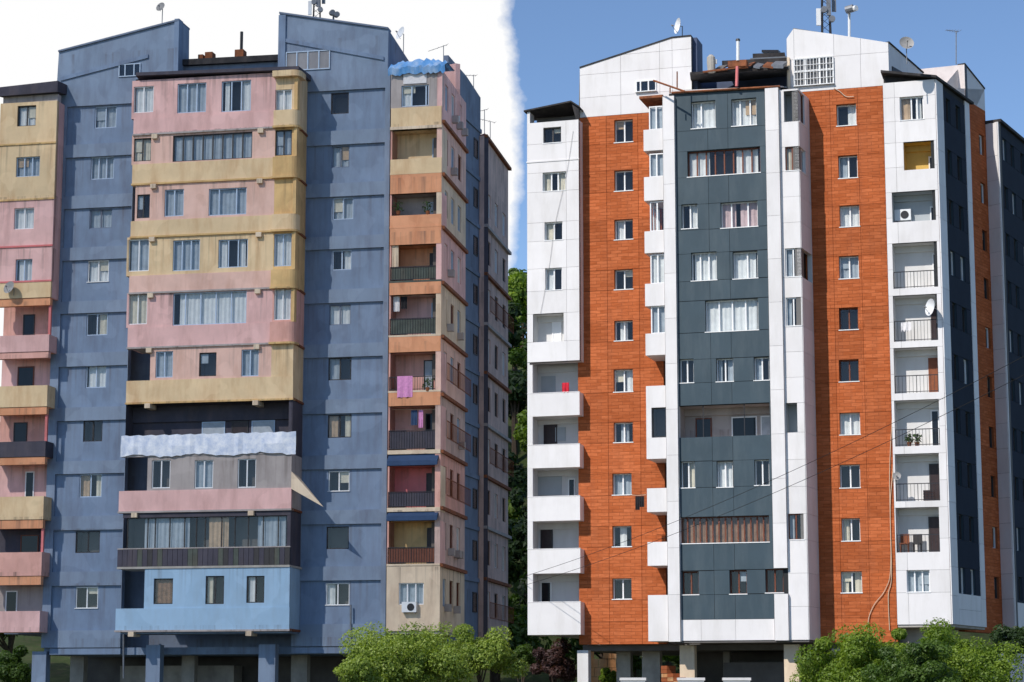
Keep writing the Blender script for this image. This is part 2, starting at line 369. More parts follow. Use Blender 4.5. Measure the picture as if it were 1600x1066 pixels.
def panels(b, pl, u0, u1, z0, z1, holes, mat, rows=(), cols=(), proud=.03, gap=.022, name='panel', max_h=1.7, max_w=2.2):
    """cladding panels, each an object, with recessed joints; joints follow window heads and sills"""
    zs = [z0]
    for z in sorted([*rows, z1]):
        if z - zs[-1] > .35 and (z1 - z > .35 or z == z1): zs.append(z)
    if zs[-1] != z1: zs[-1] = z1
    fz = [zs[0]]
    for z in zs[1:]:
        k = max(1, math.ceil((z - fz[-1]) / max_h - .25)); a = fz[-1]
        fz += [a + (z - a) * i / k for i in range(1, k + 1)]
    us = [u0]
    for u in sorted([*cols, u1]):
        if u - us[-1] > .2: us.append(u)
    us[-1] = u1
    fu = [us[0]]
    for u in us[1:]:
        k = max(1, math.ceil((u - fu[-1]) / max_w - .25)); a = fu[-1]
        fu += [a + (u - a) * i / k for i in range(1, k + 1)]
    g = gap / 2; out = []
    for i in range(len(fz) - 1):
        for j in range(len(fu) - 1):
            c = (fu[j], fu[j + 1], fz[i], fz[i + 1])
            hs = [h for h in holes if h[0] < c[1] and h[1] > c[0] and h[2] < c[3] and h[3] > c[2]]
            rs = sub_rects(*c, hs) if hs else [c]
            rs = [r for r in rs if r[1] - r[0] > .04 and r[3] - r[2] > .04]
            if not rs: continue
            comps = []
            for r in rs:                                   # pieces that do not touch are panels of their own
                near = [k for k in comps if any(r[0] <= q[1] + 1e-6 and q[0] <= r[1] + 1e-6 and r[2] <= q[3] + 1e-6 and q[2] <= r[3] + 1e-6 for q in k)]
                comps = [k for k in comps if k not in near] + [[r] + [q for k in near for q in k]]
            for rs in comps:
              mb = MB()
              for r in rs:
                # joint only where the piece meets another panel or the strip's own edge; a piece round an opening stays one panel
                e = [g if abs(r[k] - c[k]) < 1e-5 else 0 for k in range(4)]
                mb.box(pl, r[0] + e[0], r[1] - e[1], r[2] + e[2], r[3] - e[3], .0, proud + random.uniform(-.003, .003) * (len(rs) == 1), 0, 'b')
              out.append(mb.build(name, mat, b))
    return out
def curtain(w, pl, u0, u1, z0, z1, n, mat, name='curtain'):
    mb = MB(); k = max(6, int((u1 - u0) / .055)); ph = random.uniform(0, 6); prev = None
    for i in range(k + 1):
        u = u0 + (u1 - u0) * i / k
        a = n + .03 * math.sin(ph + i * 1.35) + .012 * math.sin(ph * 2 + i * .5)
        cur = (pl.W(u, z0, a), pl.W(u, z1, a * .5 + n * .5))
        if prev: mb.face([prev[0], cur[0], cur[1], prev[1]])
        prev = cur
    return mb.build(name, mat, w, smooth=True)
CURT = {'f': [(0, 1, 'curtain_white')], 'l': [(0, .45, 'curtain_white')], 'r': [(.55, 1, 'curtain_white')], 's': [(0, .3, 'curtain_white'), (.68, 1, 'curtain_white')],
        'b': [(0, .4, 'curtain_beige'), (.7, 1, 'curtain_white')], 'p': [(0, .38, 'curtain_rose'), (.5, 1, 'curtain_rose')], 'w': [(0, 1, 'curtain_brown')],
        'g': [(0, 1, 'curtain_grey')], 'm': [(.3, .75, 'curtain_white')], 'n': [], 'x': [(.1, .38, 'curtain_grey'), (.5, .62, 'curtain_beige'), (.8, .97, 'curtain_grey')]}
def window(b, pl, r, inset=.16, lights=2, frame='frame_white', cur='f', sill=True, room=.8, transom=0, fw=.055, name='window', sillmat=None):
    """window in an opening r=(u0,u1,z0,z1): frame mesh > panes, curtain, sill, room behind"""
    u0, u1, z0, z1 = r; ws = lights if isinstance(lights, (list, tuple)) else [1] * lights
    tot = sum(ws); mb = MB(); n1 = -inset; n0 = n1 - .07
    mb.box(pl, u0, u1, z0, z0 + fw, n0, n1); mb.box(pl, u0, u1, z1 - fw, z1, n0, n1)
    edges = [u0 + (u1 - u0) * sum(ws[:i]) / tot for i in range(len(ws) + 1)]
    cells = []
    for i, e in enumerate(edges):
        a, c = (e, e + fw) if i == 0 else ((e - fw, e) if i == len(ws) else (e - fw * .6, e + fw * .6))
        mb.box(pl, a, c, z0 + fw, z1 - fw, n0, n1 + .004, 0, 'td')
        if i: cells.append((pc, a))
        pc = c
    if transom:
        zt = z0 + (z1 - z0) * transom
        for a, c in cells: mb.box(pl, a, c, zt - .025, zt + .025, n0, n1, 0, 'lr')
    w = mb.build(name, M[frame], b)
    for a, c in cells:
        k = random.uniform(-.006, .006)
        mb = MB(); mb.face([pl.W(a, z0 + fw, n1 - .035 + k), pl.W(c, z0 + fw, n1 - .035 - k), pl.W(c, z1 - fw, n1 - .035 - k), pl.W(a, z1 - fw, n1 - .035 + k)])
        mb.build('pane', M['glass'], w)
    tone = random.choice(['curtain_white', 'curtain_white', 'curtain_cream', 'curtain_grey'])
    if room and u1 - u0 < 2 and random.random() < .28:
        a = random.choice([0, .5]); zt = z1 - (z1 - z0) * random.uniform(.3, .65)
        MB().box(pl, u0 + .03 + (u1 - u0) * a, u0 - .03 + (u1 - u0) * (a + .5), zt, z1 - .02, n0 - .04, n0 - .03).build('blind', M[random.choice(['curtain_cream', 'curtain_grey', 'curtain_beige'])], w)
    for a, c, m in CURT[cur]:
        if m == 'curtain_white': m = tone; a = min(max(a + random.uniform(-.08, .08), 0), .7); c = min(1, max(c + random.uniform(-.12, .05), a + .15))
        curtain(w, pl, u0 + .02 + (u1 - u0 - .04) * a, u0 + .02 + (u1 - u0 - .04) * c, z0 + .05, z1 - .03, n0 - .1, M[m])
    if room: MB().inbox(pl, u0 + .003, u1 - .003, z0 + .003, z1 - .003, n0 - room, n0 - .001).build('room', M['room'], w)
    if sill: MB().box(pl, u0 - .03, u1 + .03, z0 - .012, z0 + .03, n1 - .02, .055).build('sill', M[sillmat or 'frame_white'], w)
    return w
def door(b, pl, r, n, frame='frame_white', leafm='dark_glass', name='door'):
    u0, u1, z0, z1 = r; f = .06; mb = MB()
    mb.box(pl, u0, u0 + f, z0, z1, n + .002, n + .06); mb.box(pl, u1 - f, u1, z0, z1, n + .002, n + .06); mb.box(pl, u0 + f, u1 - f, z1 - f, z1, n + .002, n + .06)
    d = mb.build(name, M[frame], b)
    MB().box(pl, u0 + f, u1 - f, z0, z1 - f, n + .002, n + .035).build('leaf', M[leafm], d)
    return d
def railing(b, pl, u0, u1, z0, z1, n, mat='dark_metal', step=.16, ends=0., infill=None):
    mb = MB(); mb.box(pl, u0, u1, z1 - .04, z1, n - .03, n + .015); mb.box(pl, u0, u1, z0 + .06, z0 + .09, n - .02, n + .01)
    k = max(2, int((u1 - u0) / step))
    for i in range(k + 1):
        u = u0 + .01 + (u1 - u0 - .02) * i / k; t = .016 if i in (0, k, k // 2) else .008
        mb.box(pl, u - t, u + t, z0, z1 - .04, n - .014, n + .004, 0, 'td')
    o = mb.build('railing', M[mat], b)
    if infill: MB().box(pl, u0 + .02, u1 - .02, z0 + .08, z1 - .05, n - .045, n - .03).build('infill_board', M[infill], o)
    return o
def loggia(b, pl, r, depth=1.1, mat='white_wall', lint=.3, n=0.):
    u0, u1, z0, z1 = r; mb = MB().inbox(pl, u0, u1, z0, z1, n - depth, n - .001)
    o = mb.build('loggia', M[mat], b)
    if lint: MB().box(pl, u0 + .01, u1 - .01, z1 - lint, z1 - .004, n - depth + .002, n - depth + .16).build('lintel', M[mat], o)
    return o

# ------------------------------------------------------------------ ground
ORG = Vector((0, 0, 0))
def ground_mat():
    m, nt, p = base_mat('ground_mat')
    a = noise(nt, .35, 8, .7); r = ramp(nt, .4, .62); nt.links.new(a, r.inputs[0])
    nt.links.new(mixc(nt, r.outputs[0], (.10, .085, .06), (.045, .065, .02)), p.inputs['Base Color']); p.inputs['Roughness'].default_value = .95
    return m
M['ground'] = ground_mat()
g = MB(); g.face([(-3000, -500, 0), (3000, -500, 0), (3000, 4000, 0), (-3000, 4000, 0)])
go = g.build('ground', M['ground']); go['kind'] = 'structure'

# ================================================================== renovated tower (orange, white, navy)
S = .93; PH = .293
O0 = (6.0655 * S, 120.9525 * S)
OR = Plane(O0, (O0[0] + math.cos(PH), O0[1] - math.sin(PH)))
ZB = OR.z(960, 1007); ZT_B = OR.z(950, 181); ZT_D = OR.z(1330, 138)
rt = root('apartment_tower', (OR.P(6, -6)[0], OR.P(6, -6)[1], 0), 'renovated apartment tower clad in orange brick, white and navy panels', 'apartment building', 'two apartment towers')
def holes_of(pl, L): return [pl.rect(*q[:4]) for q in L]
def zrows(hs): return [h[2] for h in hs] + [h[3] for h in hs]

# ---- orange strips
WB = [(960, 989, 187, 223, 2, 'n'), (960, 989, 266, 299, 2, 'n'), (960, 989, 343, 375, 2, 'l'), (960, 989, 421, 453, 2, 'n'), (960, 989, 501, 533, 2, 'm'),
      (959, 989, 577, 613, 2, 'r'), (959, 989, 660, 692, 2, 'm'), (957, 987, 740, 774, 2, 'g'), (957, 987, 822, 855, 1, 'm'), (957, 987, 904, 937, 2, 'n')]
WD = [(1307, 1338, 163, 197, 1, 'r'), (1310, 1340, 243, 279, 2, 'l'), (1312, 1343, 321, 355, 2, 'f'), (1311, 1342, 400, 436, 2, 'g'), (1311, 1341, 481, 516, 2, 'n'),
      (1311, 1342, 562, 597, 2, 'n'), (1312, 1344, 645, 680, 2, 'f'), (1312, 1344, 726, 763, 2, 'n'), (1315, 1344, 810, 846, 2, 'l'), (1314, 1347, 893, 927, 2, 's')]
def orange_strip(L, px0, px1, zt, colpx):
    u0, u1 = OR.u(px0), OR.u(px1); hs = holes_of(OR, L)
    wall(rt, 'wall', OR, u0, u1, ZB, zt, hs, M['brick_reveal'], M['brick_reveal'], .3)
    panels(rt, OR, u0, u1, ZB, zt, hs, M['brick'], [z for h in hs for z in (h[2], h[3])], [OR.u(c) for c in colpx], gap=.016, max_w=2.6)
    for q, h in zip(L, hs):
        fr = 'frame_brown' if q in (WD[4], WD[5]) else 'frame_white'
        window(rt, OR, h, .22, [1, 1] if q[4] == 2 else [1], fr, q[5])
uA_l = OR.off(.8).u(824)
orange_strip(WB, 903, 1037, ZT_B, (950, 1000))
orange_strip(WD, 1262, 1391, ZT_D, (1306, 1350))

# ---- left white column with balconies (A)
DA = .8; PA = OR.off(DA)
a0, a1 = PA.u(824), PA.u(906)
LA = [(849, 877, 199, 224, 2, 'n', 'frame_dark'), (848, 884, 269, 299, [1, .8, 1], 's', 'frame_white'), (851, 879, 347, 376, 2, 'l', 'frame_white'), (852, 878, 419, 454, 2, 'l', 'frame_white')]
hs = holes_of(PA, LA); hl = PA.rect(833, 881, 490, 534)
za_mid, za_top = PA.z(864, 565), PA.z(864, 190)
wall(rt, 'wall', PA, a0, a1, za_mid, za_top, hs + [hl], M['backing'], M['white_panel'], .18)
panels(rt, PA, a0, a1, za_mid, za_top, hs + [hl], M['white_panel'], zrows(hs + [hl]), [PA.u(886)], gap=.012)
for q, h in zip(LA, hs): window(rt, PA, h, .13, q[4], q[6], q[5])
zl = PA.z(864, 251)
MB().box(PA, a0 - .03, a1 + .02, zl - .05, zl + .02, .0, .06).build('ledge', M['white_panel'], rt)
o = loggia(rt, PA, hl, .95); door(o, PA, (hl[0] + .75, hl[0] + 1.25, hl[2], hl[3] - .3), -.95, 'frame_white', 'frame_white')
# side walls, floor and roof of the upper block
sideR = Plane(PA.P(a1), OR.P(OR.u(906) if False else (a1)))
zs_ = [za_mid, *[PA.z(864, y) for y in (490, 412, 335, 252)], za_top]
MB().box(PA, a1 - .12, a1, za_mid, za_top, -DA + .002, -.002).build('side_wall', M['white_panel'], rt)
MB().box(PA, a0, a0 + .12, PA.z(864, 992), za_top, -DA - 2.2, -.002).build('side_wall', M['white_panel'], rt)
MB().box(PA, a0 + .12, a1 - .12, za_mid, za_mid + .15, -DA + .002, -.25).build('floor_slab', M['white_wall'], rt)
# attic opening under the tilted dark roof of the column
zr = PA.z(864, 172)
MB().box(PA, a0, a0 + .15, za_top, PA.z(830, 172), -DA, 0).build('attic_post', M['white_panel'], rt)
MB().box(PA, a0 + .15, a1, za_top, za_top + .75, -DA - .6, -DA - .5).build('attic_wall', M['dark_concrete'], rt)
rp = [PA.P(a0 - .15, .12), PA.P(PA.u(893, 200), .12), PA.P(a1 + .05, .12), PA.P(a1 + .05, -DA - 1), PA.P(a0 - .15, -DA - 1)]
zt = [PA.z(823, 173), PA.z(893, 158), PA.z(906, 166), PA.z(906, 168), PA.z(823, 173)]
MB().plan(rp, [z - .08 for z in zt], zt).build('column_roof', M['tar'], rt)
MB().prism(PA, [(PA.u(893, 200), PA.z(893, 161)), (a1, PA.z(906, 168)), (a1, za_top), (PA.u(900, 200), za_top)], -.15, -.02).build('roof_cheek', M['tar'], rt)
# open corner balconies
LO = [(569, 614, 650), (650, 695, 731), (731, 776, 814), (814, 858, 896), (896, 941, 992)]
pier_u = PA.u(832)
for i, (yt, yb, yn) in enumerate(LO):
    ztop, zpar, zbot = PA.z(864, yt), PA.z(864, yb), PA.z(864, yn)
    pm = MB(); pm.box(PA, a0, a1 - .03, zbot, zpar, -.1, 0); pm.box(PA, a1 - .13, a1 - .03, zbot, zpar, -DA + .002, -.1, 0, 'f')
    p = pm.build('parapet', M['white_panel'], rt)
    MB().box(PA, a0 - .01, a1 - .02, zpar, zpar + .03, -.12, .015).build('coping', M['white_panel'], p)
    MB().box(PA, a0 + .12, a1 - .142, zbot, zbot + .14, -DA - .74, -.1).build('floor_slab', M['white_wall'], rt)
    MB().box(PA, a0 + .002, pier_u, zpar + .03, ztop, -.28, -.004).build('pier', M['white_panel'], rt)
bk = PA.off(-DA - .75)
MB().box(PA, a1 - .14, a1 - .06, PA.z(864, 992), za_mid, -DA - .75, -DA - .002).build('return_wall', M['white_wall'], rt)
MB().box(bk, a0, OR.u(907), PA.z(864, 992), za_mid, -.2, .0).build('back_wall', M['white_wall'], rt)
for k, (q, fr, lf) in enumerate([((843, 846, 582, 614), 'frame_dark', 'dark_glass'), ((850, 871, 664, 697), 'door_dark', 'door_dark'), ((888, 899, 748, 778), 'frame_white', 'dark_glass'),
                  ((845, 864, 824, 862), 'frame_dark', 'door_dark'), ((845, 862, 909, 944), 'frame_white', 'dark_glass')]):
    if k: door(rt, bk, bk.rect(*q), 0., fr, lf)
    y = LO[k][0] + 13
    MB().box(bk, a0 + .13, OR.u(903), bk.z(864, y) - .02, bk.z(864, y) + .4, .002, .12).build('lintel', M['white_wall'], rt)
for q in ((846, 868, 588, 618), (868, 884, 668, 690), (838, 878, 745, 774)):
    r_ = bk.rect(*q); MB().box(bk, *r_, .002, .05).build('shutter', M['grey_wall'], rt)

# ---- projecting bay: piers, navy field, corner loggias
DB = 2.05; PN = OR.off(DB); PP = OR.off(DB + .22)
zbay_b, zbay_t = PN.z(1130, 1001), PN.z(1130, 140)
def pier(px0, px1, y0, y1, pl=PP, depth=.5, joints=None):
    u0, u1 = pl.u(px0), pl.u(px1); z1, z0 = pl.z((px0 + px1) / 2, y0), pl.z((px0 + px1) / 2, y1)
    MB().box(pl, u0 + .01, u1 - .01, z0 + .01, z1 - .01, -depth, 0).build('pier', M['backing'], rt)
    k = max(1, round((z1 - z0) / 2.2))
    for i in range(k):
        mb = MB(); a, c = z0 + (z1 - z0) * i / k + .006, z0 + (z1 - z0) * (i + 1) / k - .006
        mb.box(pl, u0, u1, a, c, .0, .03, 0, 'b'); mb.box(pl, u1 - .01, u1 + .02, a, c, -depth, 0.0, 0, 'bf'); mb.box(pl, u0 - .02, u0 + .01, a, c, -depth, 0.0, 0, 'bf')
        mb.build('panel', M['white_panel'], rt)
pier(1040, 1058, 150, 1003)
pier(1203, 1224, 137, 888); pier(1203, 1224, 928, 1001)
LN = [((1080, 1118, 158, 201), [1, 1.6], 'frame_white', 'f'), ((1143, 1182, 154, 197), [.8, 1, .7], 'frame_white', 'f'), ((1074, 1188, 233, 274), 8, 'frame_brown', 's'),
      ((1065, 1090, 319, 358), 2, 'frame_white', 'r'), ((1126, 1184, 315, 356), [1, 1.6, 1], 'frame_white', 'p'), ((1080, 1120, 394, 439), 3, 'frame_white', 'f'),
      ((1145, 1184, 393, 436), [1.3, 1], 'frame_white', 'f'), ((1102, 1185, 468, 518), 4, 'frame_white', 'f'),
      ((1062, 1084, 561, 599), 2, 'frame_white', 'n'), ((1119, 1146, 560, 597), 2, 'frame_white', 's'), ((1178, 1202, 558, 595), 2, 'frame_white', 'l'),
      ((1064, 1086, 721, 763), 2, 'frame_white', 'r'), ((1120, 1145, 721, 762), 2, 'frame_white', 'f'), ((1179, 1202, 718, 759), 2, 'frame_white', 'n'),
      ((1061, 1202, 807, 849), 14, 'frame_brown', 'w'),
      ((1066, 1092, 893, 930), 2, 'frame_brown', 'n'), ((1140, 1167, 891, 929), 2, 'frame_brown', 'n'), ((1196, 1224, 889, 927), 2, 'frame_brown', 'n')]
hN = [PN.rect(*q[0]) for q in LN]; hN = [(max(h[0], PN.u(1060)), h[1], h[2], h[3]) for h in hN]; hLg = PN.rect(1060, 1203, 632, 682)
n0, n1 = PN.u(1050), PN.u(1226); zband = PN.z(1130, 968)
wall(rt, 'wall', PN, n0, n1, zband, zbay_t, hN + [hLg], M['dark_backing'], M['navy_reveal'], .28)
nr = []
for y in (201, 233, 274, 317, 357, 394, 437, 468, 518, 560, 597, 632, 682, 720, 761, 807, 849, 891, 929): nr.append(PN.z(1130, y))
panels(rt, PN, PN.u(1058), PN.u(1203), zband, zbay_t, hN + [hLg], M['navy_panel'], nr, [PN.u(1111), PN.u(1143)], gap=.016, max_w=3)
for q, h in zip(LN, hN): window(rt, PN, h, .2, q[1], q[2], q[3], room=.9)
panels(rt, PN, PN.u(1058), PN.u(1203), zbay_b, zband, [], M['white_panel'], [], [PN.u(1090), PN.u(1143)], gap=.012)
MB().box(PN, n0, n1, zbay_b, zband, -.3, -.002).build('base_band', M['backing'], rt)
o = loggia(rt, PN, hLg, 1.5, 'greybrown', .35)
for a, c, f_, l_ in ((.12, .30, 'frame_brown', 'dark_glass'), (.52, .80, 'frame_white', 'dark_glass'), (.84, .97, 'frame_white', 'curtain_grey')):
    w_ = hLg[1] - hLg[0]; door(o, PN, (hLg[0] + w_ * a, hLg[0] + w_ * c, hLg[2], hLg[3] - .45), -1.5, f_, l_)
for t in (.27, .72):
    u = hLg[0] + (hLg[1] - hLg[0]) * t; MB().box(PN, u - .02, u + .02, hLg[2], hLg[3], -.12, -.08).build('loggia_post', M['dark_metal'], o)
# right corner of the bay
CRp = PN; c0, c1 = PN.u(1225), PN.u(1255)
cp = PN.P(c1); PS = Plane(cp, OR.P(OR.u(1272)))
LCR = [((1225, 1252, 142, 190), 'open'), ((1227, 1256, 229, 267), 'brown'), ((1227, 1256, 388, 433), 'white'), ((1228, 1252, 465, 510), 'white'), ((1226, 1246, 630, 676), 'open'), ((1226, 1256, 803, 844), 'brown')]
hC = [PN.rect(*q[0]) for q in LCR]; hC = [(max(h[0], c0 + .05), h[1] if h[1] < c1 - .03 else c1 + .01, h[2], h[3]) for h in hC]
zct = PN.z(1240, 139)
wall(rt, 'wall', PN, c0, c1, zbay_b, zct, hC, M['backing'], M['white_panel'], .2)
panels(rt, PN, c0, c1, zbay_b, zct, hC, M['white_panel'], zrows(hC), gap=.012, max_h=1.6)
hS = []
for h, q in zip(hC, LCR):
    if h[1] > c1: hS.append((-.01, PS.L * (.95 if q[1] == 'white' else .55), h[2], h[3]))
wall(rt, 'side_wall', PS, 0, PS.L, zbay_b, zct, hS, M['backing'], M['white_panel'], .2)
panels(rt, PS, 0, PS.L - .02, zbay_b, zct, hS, M['white_panel'], zrows(hC), gap=.012, max_h=1.6, max_w=9)
si = 0
for h, q in zip(hC, LCR):
    if q[1] == 'open':
        loggia(rt, PN, h, .8, 'grey_wall', 0); continue
    window(rt, PN, (h[0], min(h[1], c1), h[2], h[3]), .06, 2, 'frame_brown' if q[1] == 'brown' else 'frame_white', 'l', room=.7)
    if h[1] > c1:
        s = hS[si]; si += 1
        window(rt, PS, (0.08, s[1], s[2], s[3]), .06, 2, 'frame_brown' if q[1] == 'brown' else 'frame_white', 'n', room=0)
# left corner loggias of the bay (parapet boxes with glazing or open)
l0, l1 = PN.u(1009), PN.u(1040); lw = PN.u(1017)
CL = [(165, 202, 235, 'g'), (239, 276, 313, 'g'), (314, 361, 395, 'b'), (397, 443, 478, 'g'), (478, 521, 555, 'g'), (556, 603, 637, 'o'), (637, 684, 717, 'd'), (717, 763, 800, 'o'), (801, 847, 884, 'o'), (884, 930, 1002, 'o')]
for yt, yb, yn, kd in CL:
    zt_, zp, zn = PN.z(1025, yt), PN.z(1025, yb), PN.z(1025, yn)
    mb = MB(); mb.box(PN, l0, l1, zn, zp, -.1, .02); mb.box(PN, l0, l0 + .1, zn, zp, -DB + .035, -.1, 0, 'f'); mb.build('parapet', M['white_panel'], rt)
    MB().box(PN, l0 + .1, l1, zn, zn + .12, -DB + .035, -.1).build('floor_slab', M['white_wall'], rt)
    r_ = (lw, l1, zp, zt_)
    if kd in 'gb':
        window(rt, PN, r_, .12, 2, 'frame_white', 'f' if kd == 'g' else 'n', False, 0)
        sp = Plane(PN.P(lw, -DB), PN.P(lw, -.2)); window(rt, sp, (.05, sp.L, zp, zt_), 0, 3, 'frame_white', 'n', False, 0)
    if kd == 'd':
        mb = MB(); mb.box(PN, l0, lw, zp, zt_, -DB + .035, .02); mb.build('infill_wall', M['white_panel'], rt)
        window(rt, PN, r_, .12, 1, 'frame_dark', 'n', False, .9)
    if kd == 'o':
        MB().box(PN, PN.u(1034), l1, zp, zt_, -.9, -.75).build('back_wall', M['grey_wall'], rt)
MB().box(PN, l1 - .02, l1 + .1, zbay_b, zbay_t, -DB + .02, -.3).build('bay_cheek', M['white_wall'], rt)
MB().plan([PN.P(l0 - .2, .05), PN.P(l1, .05), PN.P(l1, -DB), PN.P(l0 - .2, -DB)], PN.z(1025, 153), PN.z(1025, 149)).build('loggia_roof', M['rust'], rt)
MB().box(PN, n0, c1, zbay_b - .1, zbay_b - .002, -DB, -.02).build('bay_underside', M['dark_concrete'], rt)

# ---- right corner column (E) with its long side (F)
DE = 1.05; PE = OR.off(DE)
e0, e1 = PE.u(1391), PE.u(1474)
ec = PE.P(e1); YE = ec[1]
FB = plan(1526, YE * 1.043); PF = Plane(ec, FB)
zeb, zet = PE.z(1435, 976), PE.z(1435, 126)
hW1 = PE.rect(1406, 1443, 151, 188); hW10 = PE.rect(1417, 1453, 891, 926)
LE = [(1412, 1460, 221, 265, 'yellow_wall', 0), (1394, 1462, 299, 346, 'grey_wall', 0), (1395, 1465, 379, 450, 'white_wall', 423), (1396, 1465, 461, 533, 'white_wall', 500), (1397, 1466, 543, 614, 'white_wall', 586),
      (1398, 1468, 625, 697, 'white_wall', 670), (1399, 1468, 709, 783, 'white_wall', 755), (1400, 1468, 793, 863, 'white_wall', 835)]
hE = [PE.rect(*q[:4]) for q in LE]; allE = [hW1, hW10] + hE
wall(rt, 'wall', PE, e0, e1, zeb, zet, allE, M['backing'], M['white_panel'], .18)
panels(rt, PE, e0, e1, zeb, zet, allE, M['white_panel'], [z for h in (hW1, hW10) for z in h[2:]] + [h[3] for h in hE], [PE.u(1409)], gap=.012, max_h=1.9, max_w=4)
window(rt, PE, hW1, .13, [1, .5, .6], 'frame_white', 'b'); window(rt, PE, hW10, .13, 3, 'frame_white', 'g')
doors = [(.74, .95, 'frame_white', 'dark_glass'), (.82, .98, 'frame_white', 'dark_glass'), (.84, .99, 'frame_white', 'dark_glass'), (.80, .97, 'door_dark', 'door_dark'),
         (.73, .95, 'door_brown', 'door_brown'), (.76, .95, 'frame_white', 'dark_glass'), (.72, .97, 'frame_dark', 'door_dark'), (.70, .99, 'frame_dark', 'door_dark')]
for q, h, d in zip(LE, hE, doors):
    o = loggia(rt, PE, h, 1.0, q[4], .3); w_ = h[1] - h[0]
    door(o, PE, (h[0] + w_ * d[0], h[0] + w_ * d[1], h[2], h[2] + (h[3] - h[2]) * (.82 if q[5] else .6)), -1.0, d[2], d[3])
    if q[5]: railing(rt, PE, h[0] + .02, h[1] - .02, h[2], PE.z(1430, q[5]), -.06)
# long side: white frame, navy field, small windows
fu = lambda x, y=560: PF.u(x, y)
fL, fR = PF.L * .2, PF.L * .86
zfn1, zfn0 = PF.z(1500, 160), PF.z(1510, 929)
hF = []; SF = []
for k in range(10):
    zc = OR.z(1326, WD[k][2] + 16)
    for (a, c) in ((.29, .42), (.58, .72)):
        hF.append((PF.L * a, PF.L * c, zc - .62, zc + .62))
wall(rt, 'wall', PF, 0, PF.L, zeb, zet, hF, M['dark_backing'], M['navy_reveal'], .18)
panels(rt, PF, fL, fR, zfn0, zfn1, hF, M['shaded_navy'], [h[2] for h in hF] + [h[3] for h in hF], [], max_w=9)
for i, h in enumerate(hF): window(rt, PF, h, .1, 2, 'frame_white' if i in (6, 7, 18, 19, 11) else 'frame_dark', 'lnnnfnn'[i % 7], room=.6, sill=False)
panels(rt, PF, 0, fL, zeb, zet, [], M['white_panel'], [h[2] for h in hF[::4]], [], proud=.06, gap=.012, max_h=1.7)
panels(rt, PF, fR, PF.L, zeb, zet, [], M['white_panel'], [h[2] for h in hF[::4]], [], proud=.06, gap=.012, max_h=1.7)
panels(rt, PF, fL, fR, zeb, zfn0, [], M['white_panel'], [(zeb + zfn0) / 2], [], proud=.06, gap=.012, max_w=9)
panels(rt, PF, fL, fR, zfn1, zet, [], M['white_panel'], [], [], proud=.06, gap=.012, max_w=9)
# side orange strip (G), side bay front (H) and its navy face (J)
GA = PF.P(PF.L - .6, -.9); GB_ = plan(1552, YE * 1.085); PG = Plane(GA, GB_)
zgt = PG.z(1545, 178)
hG = []
for k in range(10):
    zc = OR.z(1326, WD[k][2] + 16); hG.append((PG.L * .80, PG.L * .93, zc - .55, zc + .55))
wall(rt, 'wall', PG, 0, PG.L, zeb - .2, zgt, hG, M['brick_reveal'], M['brick_reveal'], .18)
panels(rt, PG, 0, PG.L, zeb - .2, zgt, hG, M['brick'], zrows(hG), [], gap=.016, max_w=9)
for h in hG: window(rt, PG, h, .1, 1, random.choice(['frame_white', 'frame_dark', 'frame_dark']), 'n', room=.5, sill=False)
YG = GB_[1]; HB = plan(1571, YG - .55); PHp = Plane(GB_, HB); zht = PHp.z(1560, 190)
wall(rt, 'wall', PHp, 0, PHp.L, zeb - .4, zht, [], M['backing'])
panels(rt, PHp, 0, PHp.L, zeb - .4, zht, [], M['white_panel'], [h[2] for h in hG], [], gap=.014)
JB = plan(1625, HB[1] * 1.055); PJ = Plane(HB, JB)
hJ = []
for k in range(10):
    zc = OR.z(1326, WD[k][2] + 16)
    for a, c in ((.12, .22), (.34, .44), (.62, .72)): hJ.append((PJ.L * a, PJ.L * c, zc - .6, zc + .6))
zj0 = PJ.z(1580, 940)
wall(rt, 'wall', PJ, 0, PJ.L, zeb - .4, zht, hJ, M['dark_backing'], M['navy_reveal'], .18, .3, 'fbl')
panels(rt, PJ, .12, PJ.L, zj0, zht, hJ, M['shaded_navy'], zrows(hJ), [], max_w=9)
panels(rt, PJ, .12, PJ.L, zeb - .4, zj0, [], M['white_panel'], [], [], gap=.012)
MB().box(PJ, 0, .12, zeb - .4, zht, .0, .05).build('corner_trim', M['white_panel'], rt)
for i, h in enumerate(hJ): window(rt, PJ, h, .1, 2, 'frame_white' if i % 4 == 0 else 'frame_dark', 'nnnf'[i % 4], room=.5, sill=False)

# ---- roofs, gables, hull
def prism_px(pl, pts, n0, n1): return MB().prism(pl, [pl.hit(*p) for p in pts], n0, n1)
# left gable
gl = [(1080, 183), (1080, 57), (1050, 60), (906, 107), (904, 183)]
gpts = [OR.hit(*p) for p in gl]; gpts[0] = (gpts[0][0], ZT_B); gpts[-1] = (gpts[-1][0], ZT_B + .002)
hg = OR.rect(994, 1026, 126, 144)
MB().prism(OR, gpts, -1.7, 0.0).build('gable_wall', M['backing'], rt)
def gable_panels(pl, pts, zs, us, mat, hole=None, proud=.03):
    """clip a grid of panels to the gable outline (convex in u for every strip)"""
    top = lambda u: np.interp(u, [p[0] for p in pts], [p[1] for p in pts])
    for i in range(len(us) - 1):
        for j in range(len(zs) - 1):
            a, c, d, e = us[i] + .007, us[i + 1] - .007, zs[j] + .007, zs[j + 1] - .007
            if min(top(a), top(c)) <= d + .05: 
                if max(top(a), top(c)) <= d + .05: continue
            pg = [(a, d), (c, d), (c, max(d, min(e, top(c)))), (a, max(d, min(e, top(a))))]
            MB().prism(pl, pg, .001, proud).build('panel', mat, rt)
tl = sorted([OR.hit(*p) for p in gl[1:4]]); u_l, u_r = tl[0][0], tl[-1][0]
mz = lambda x, y: OR.z(x, y)
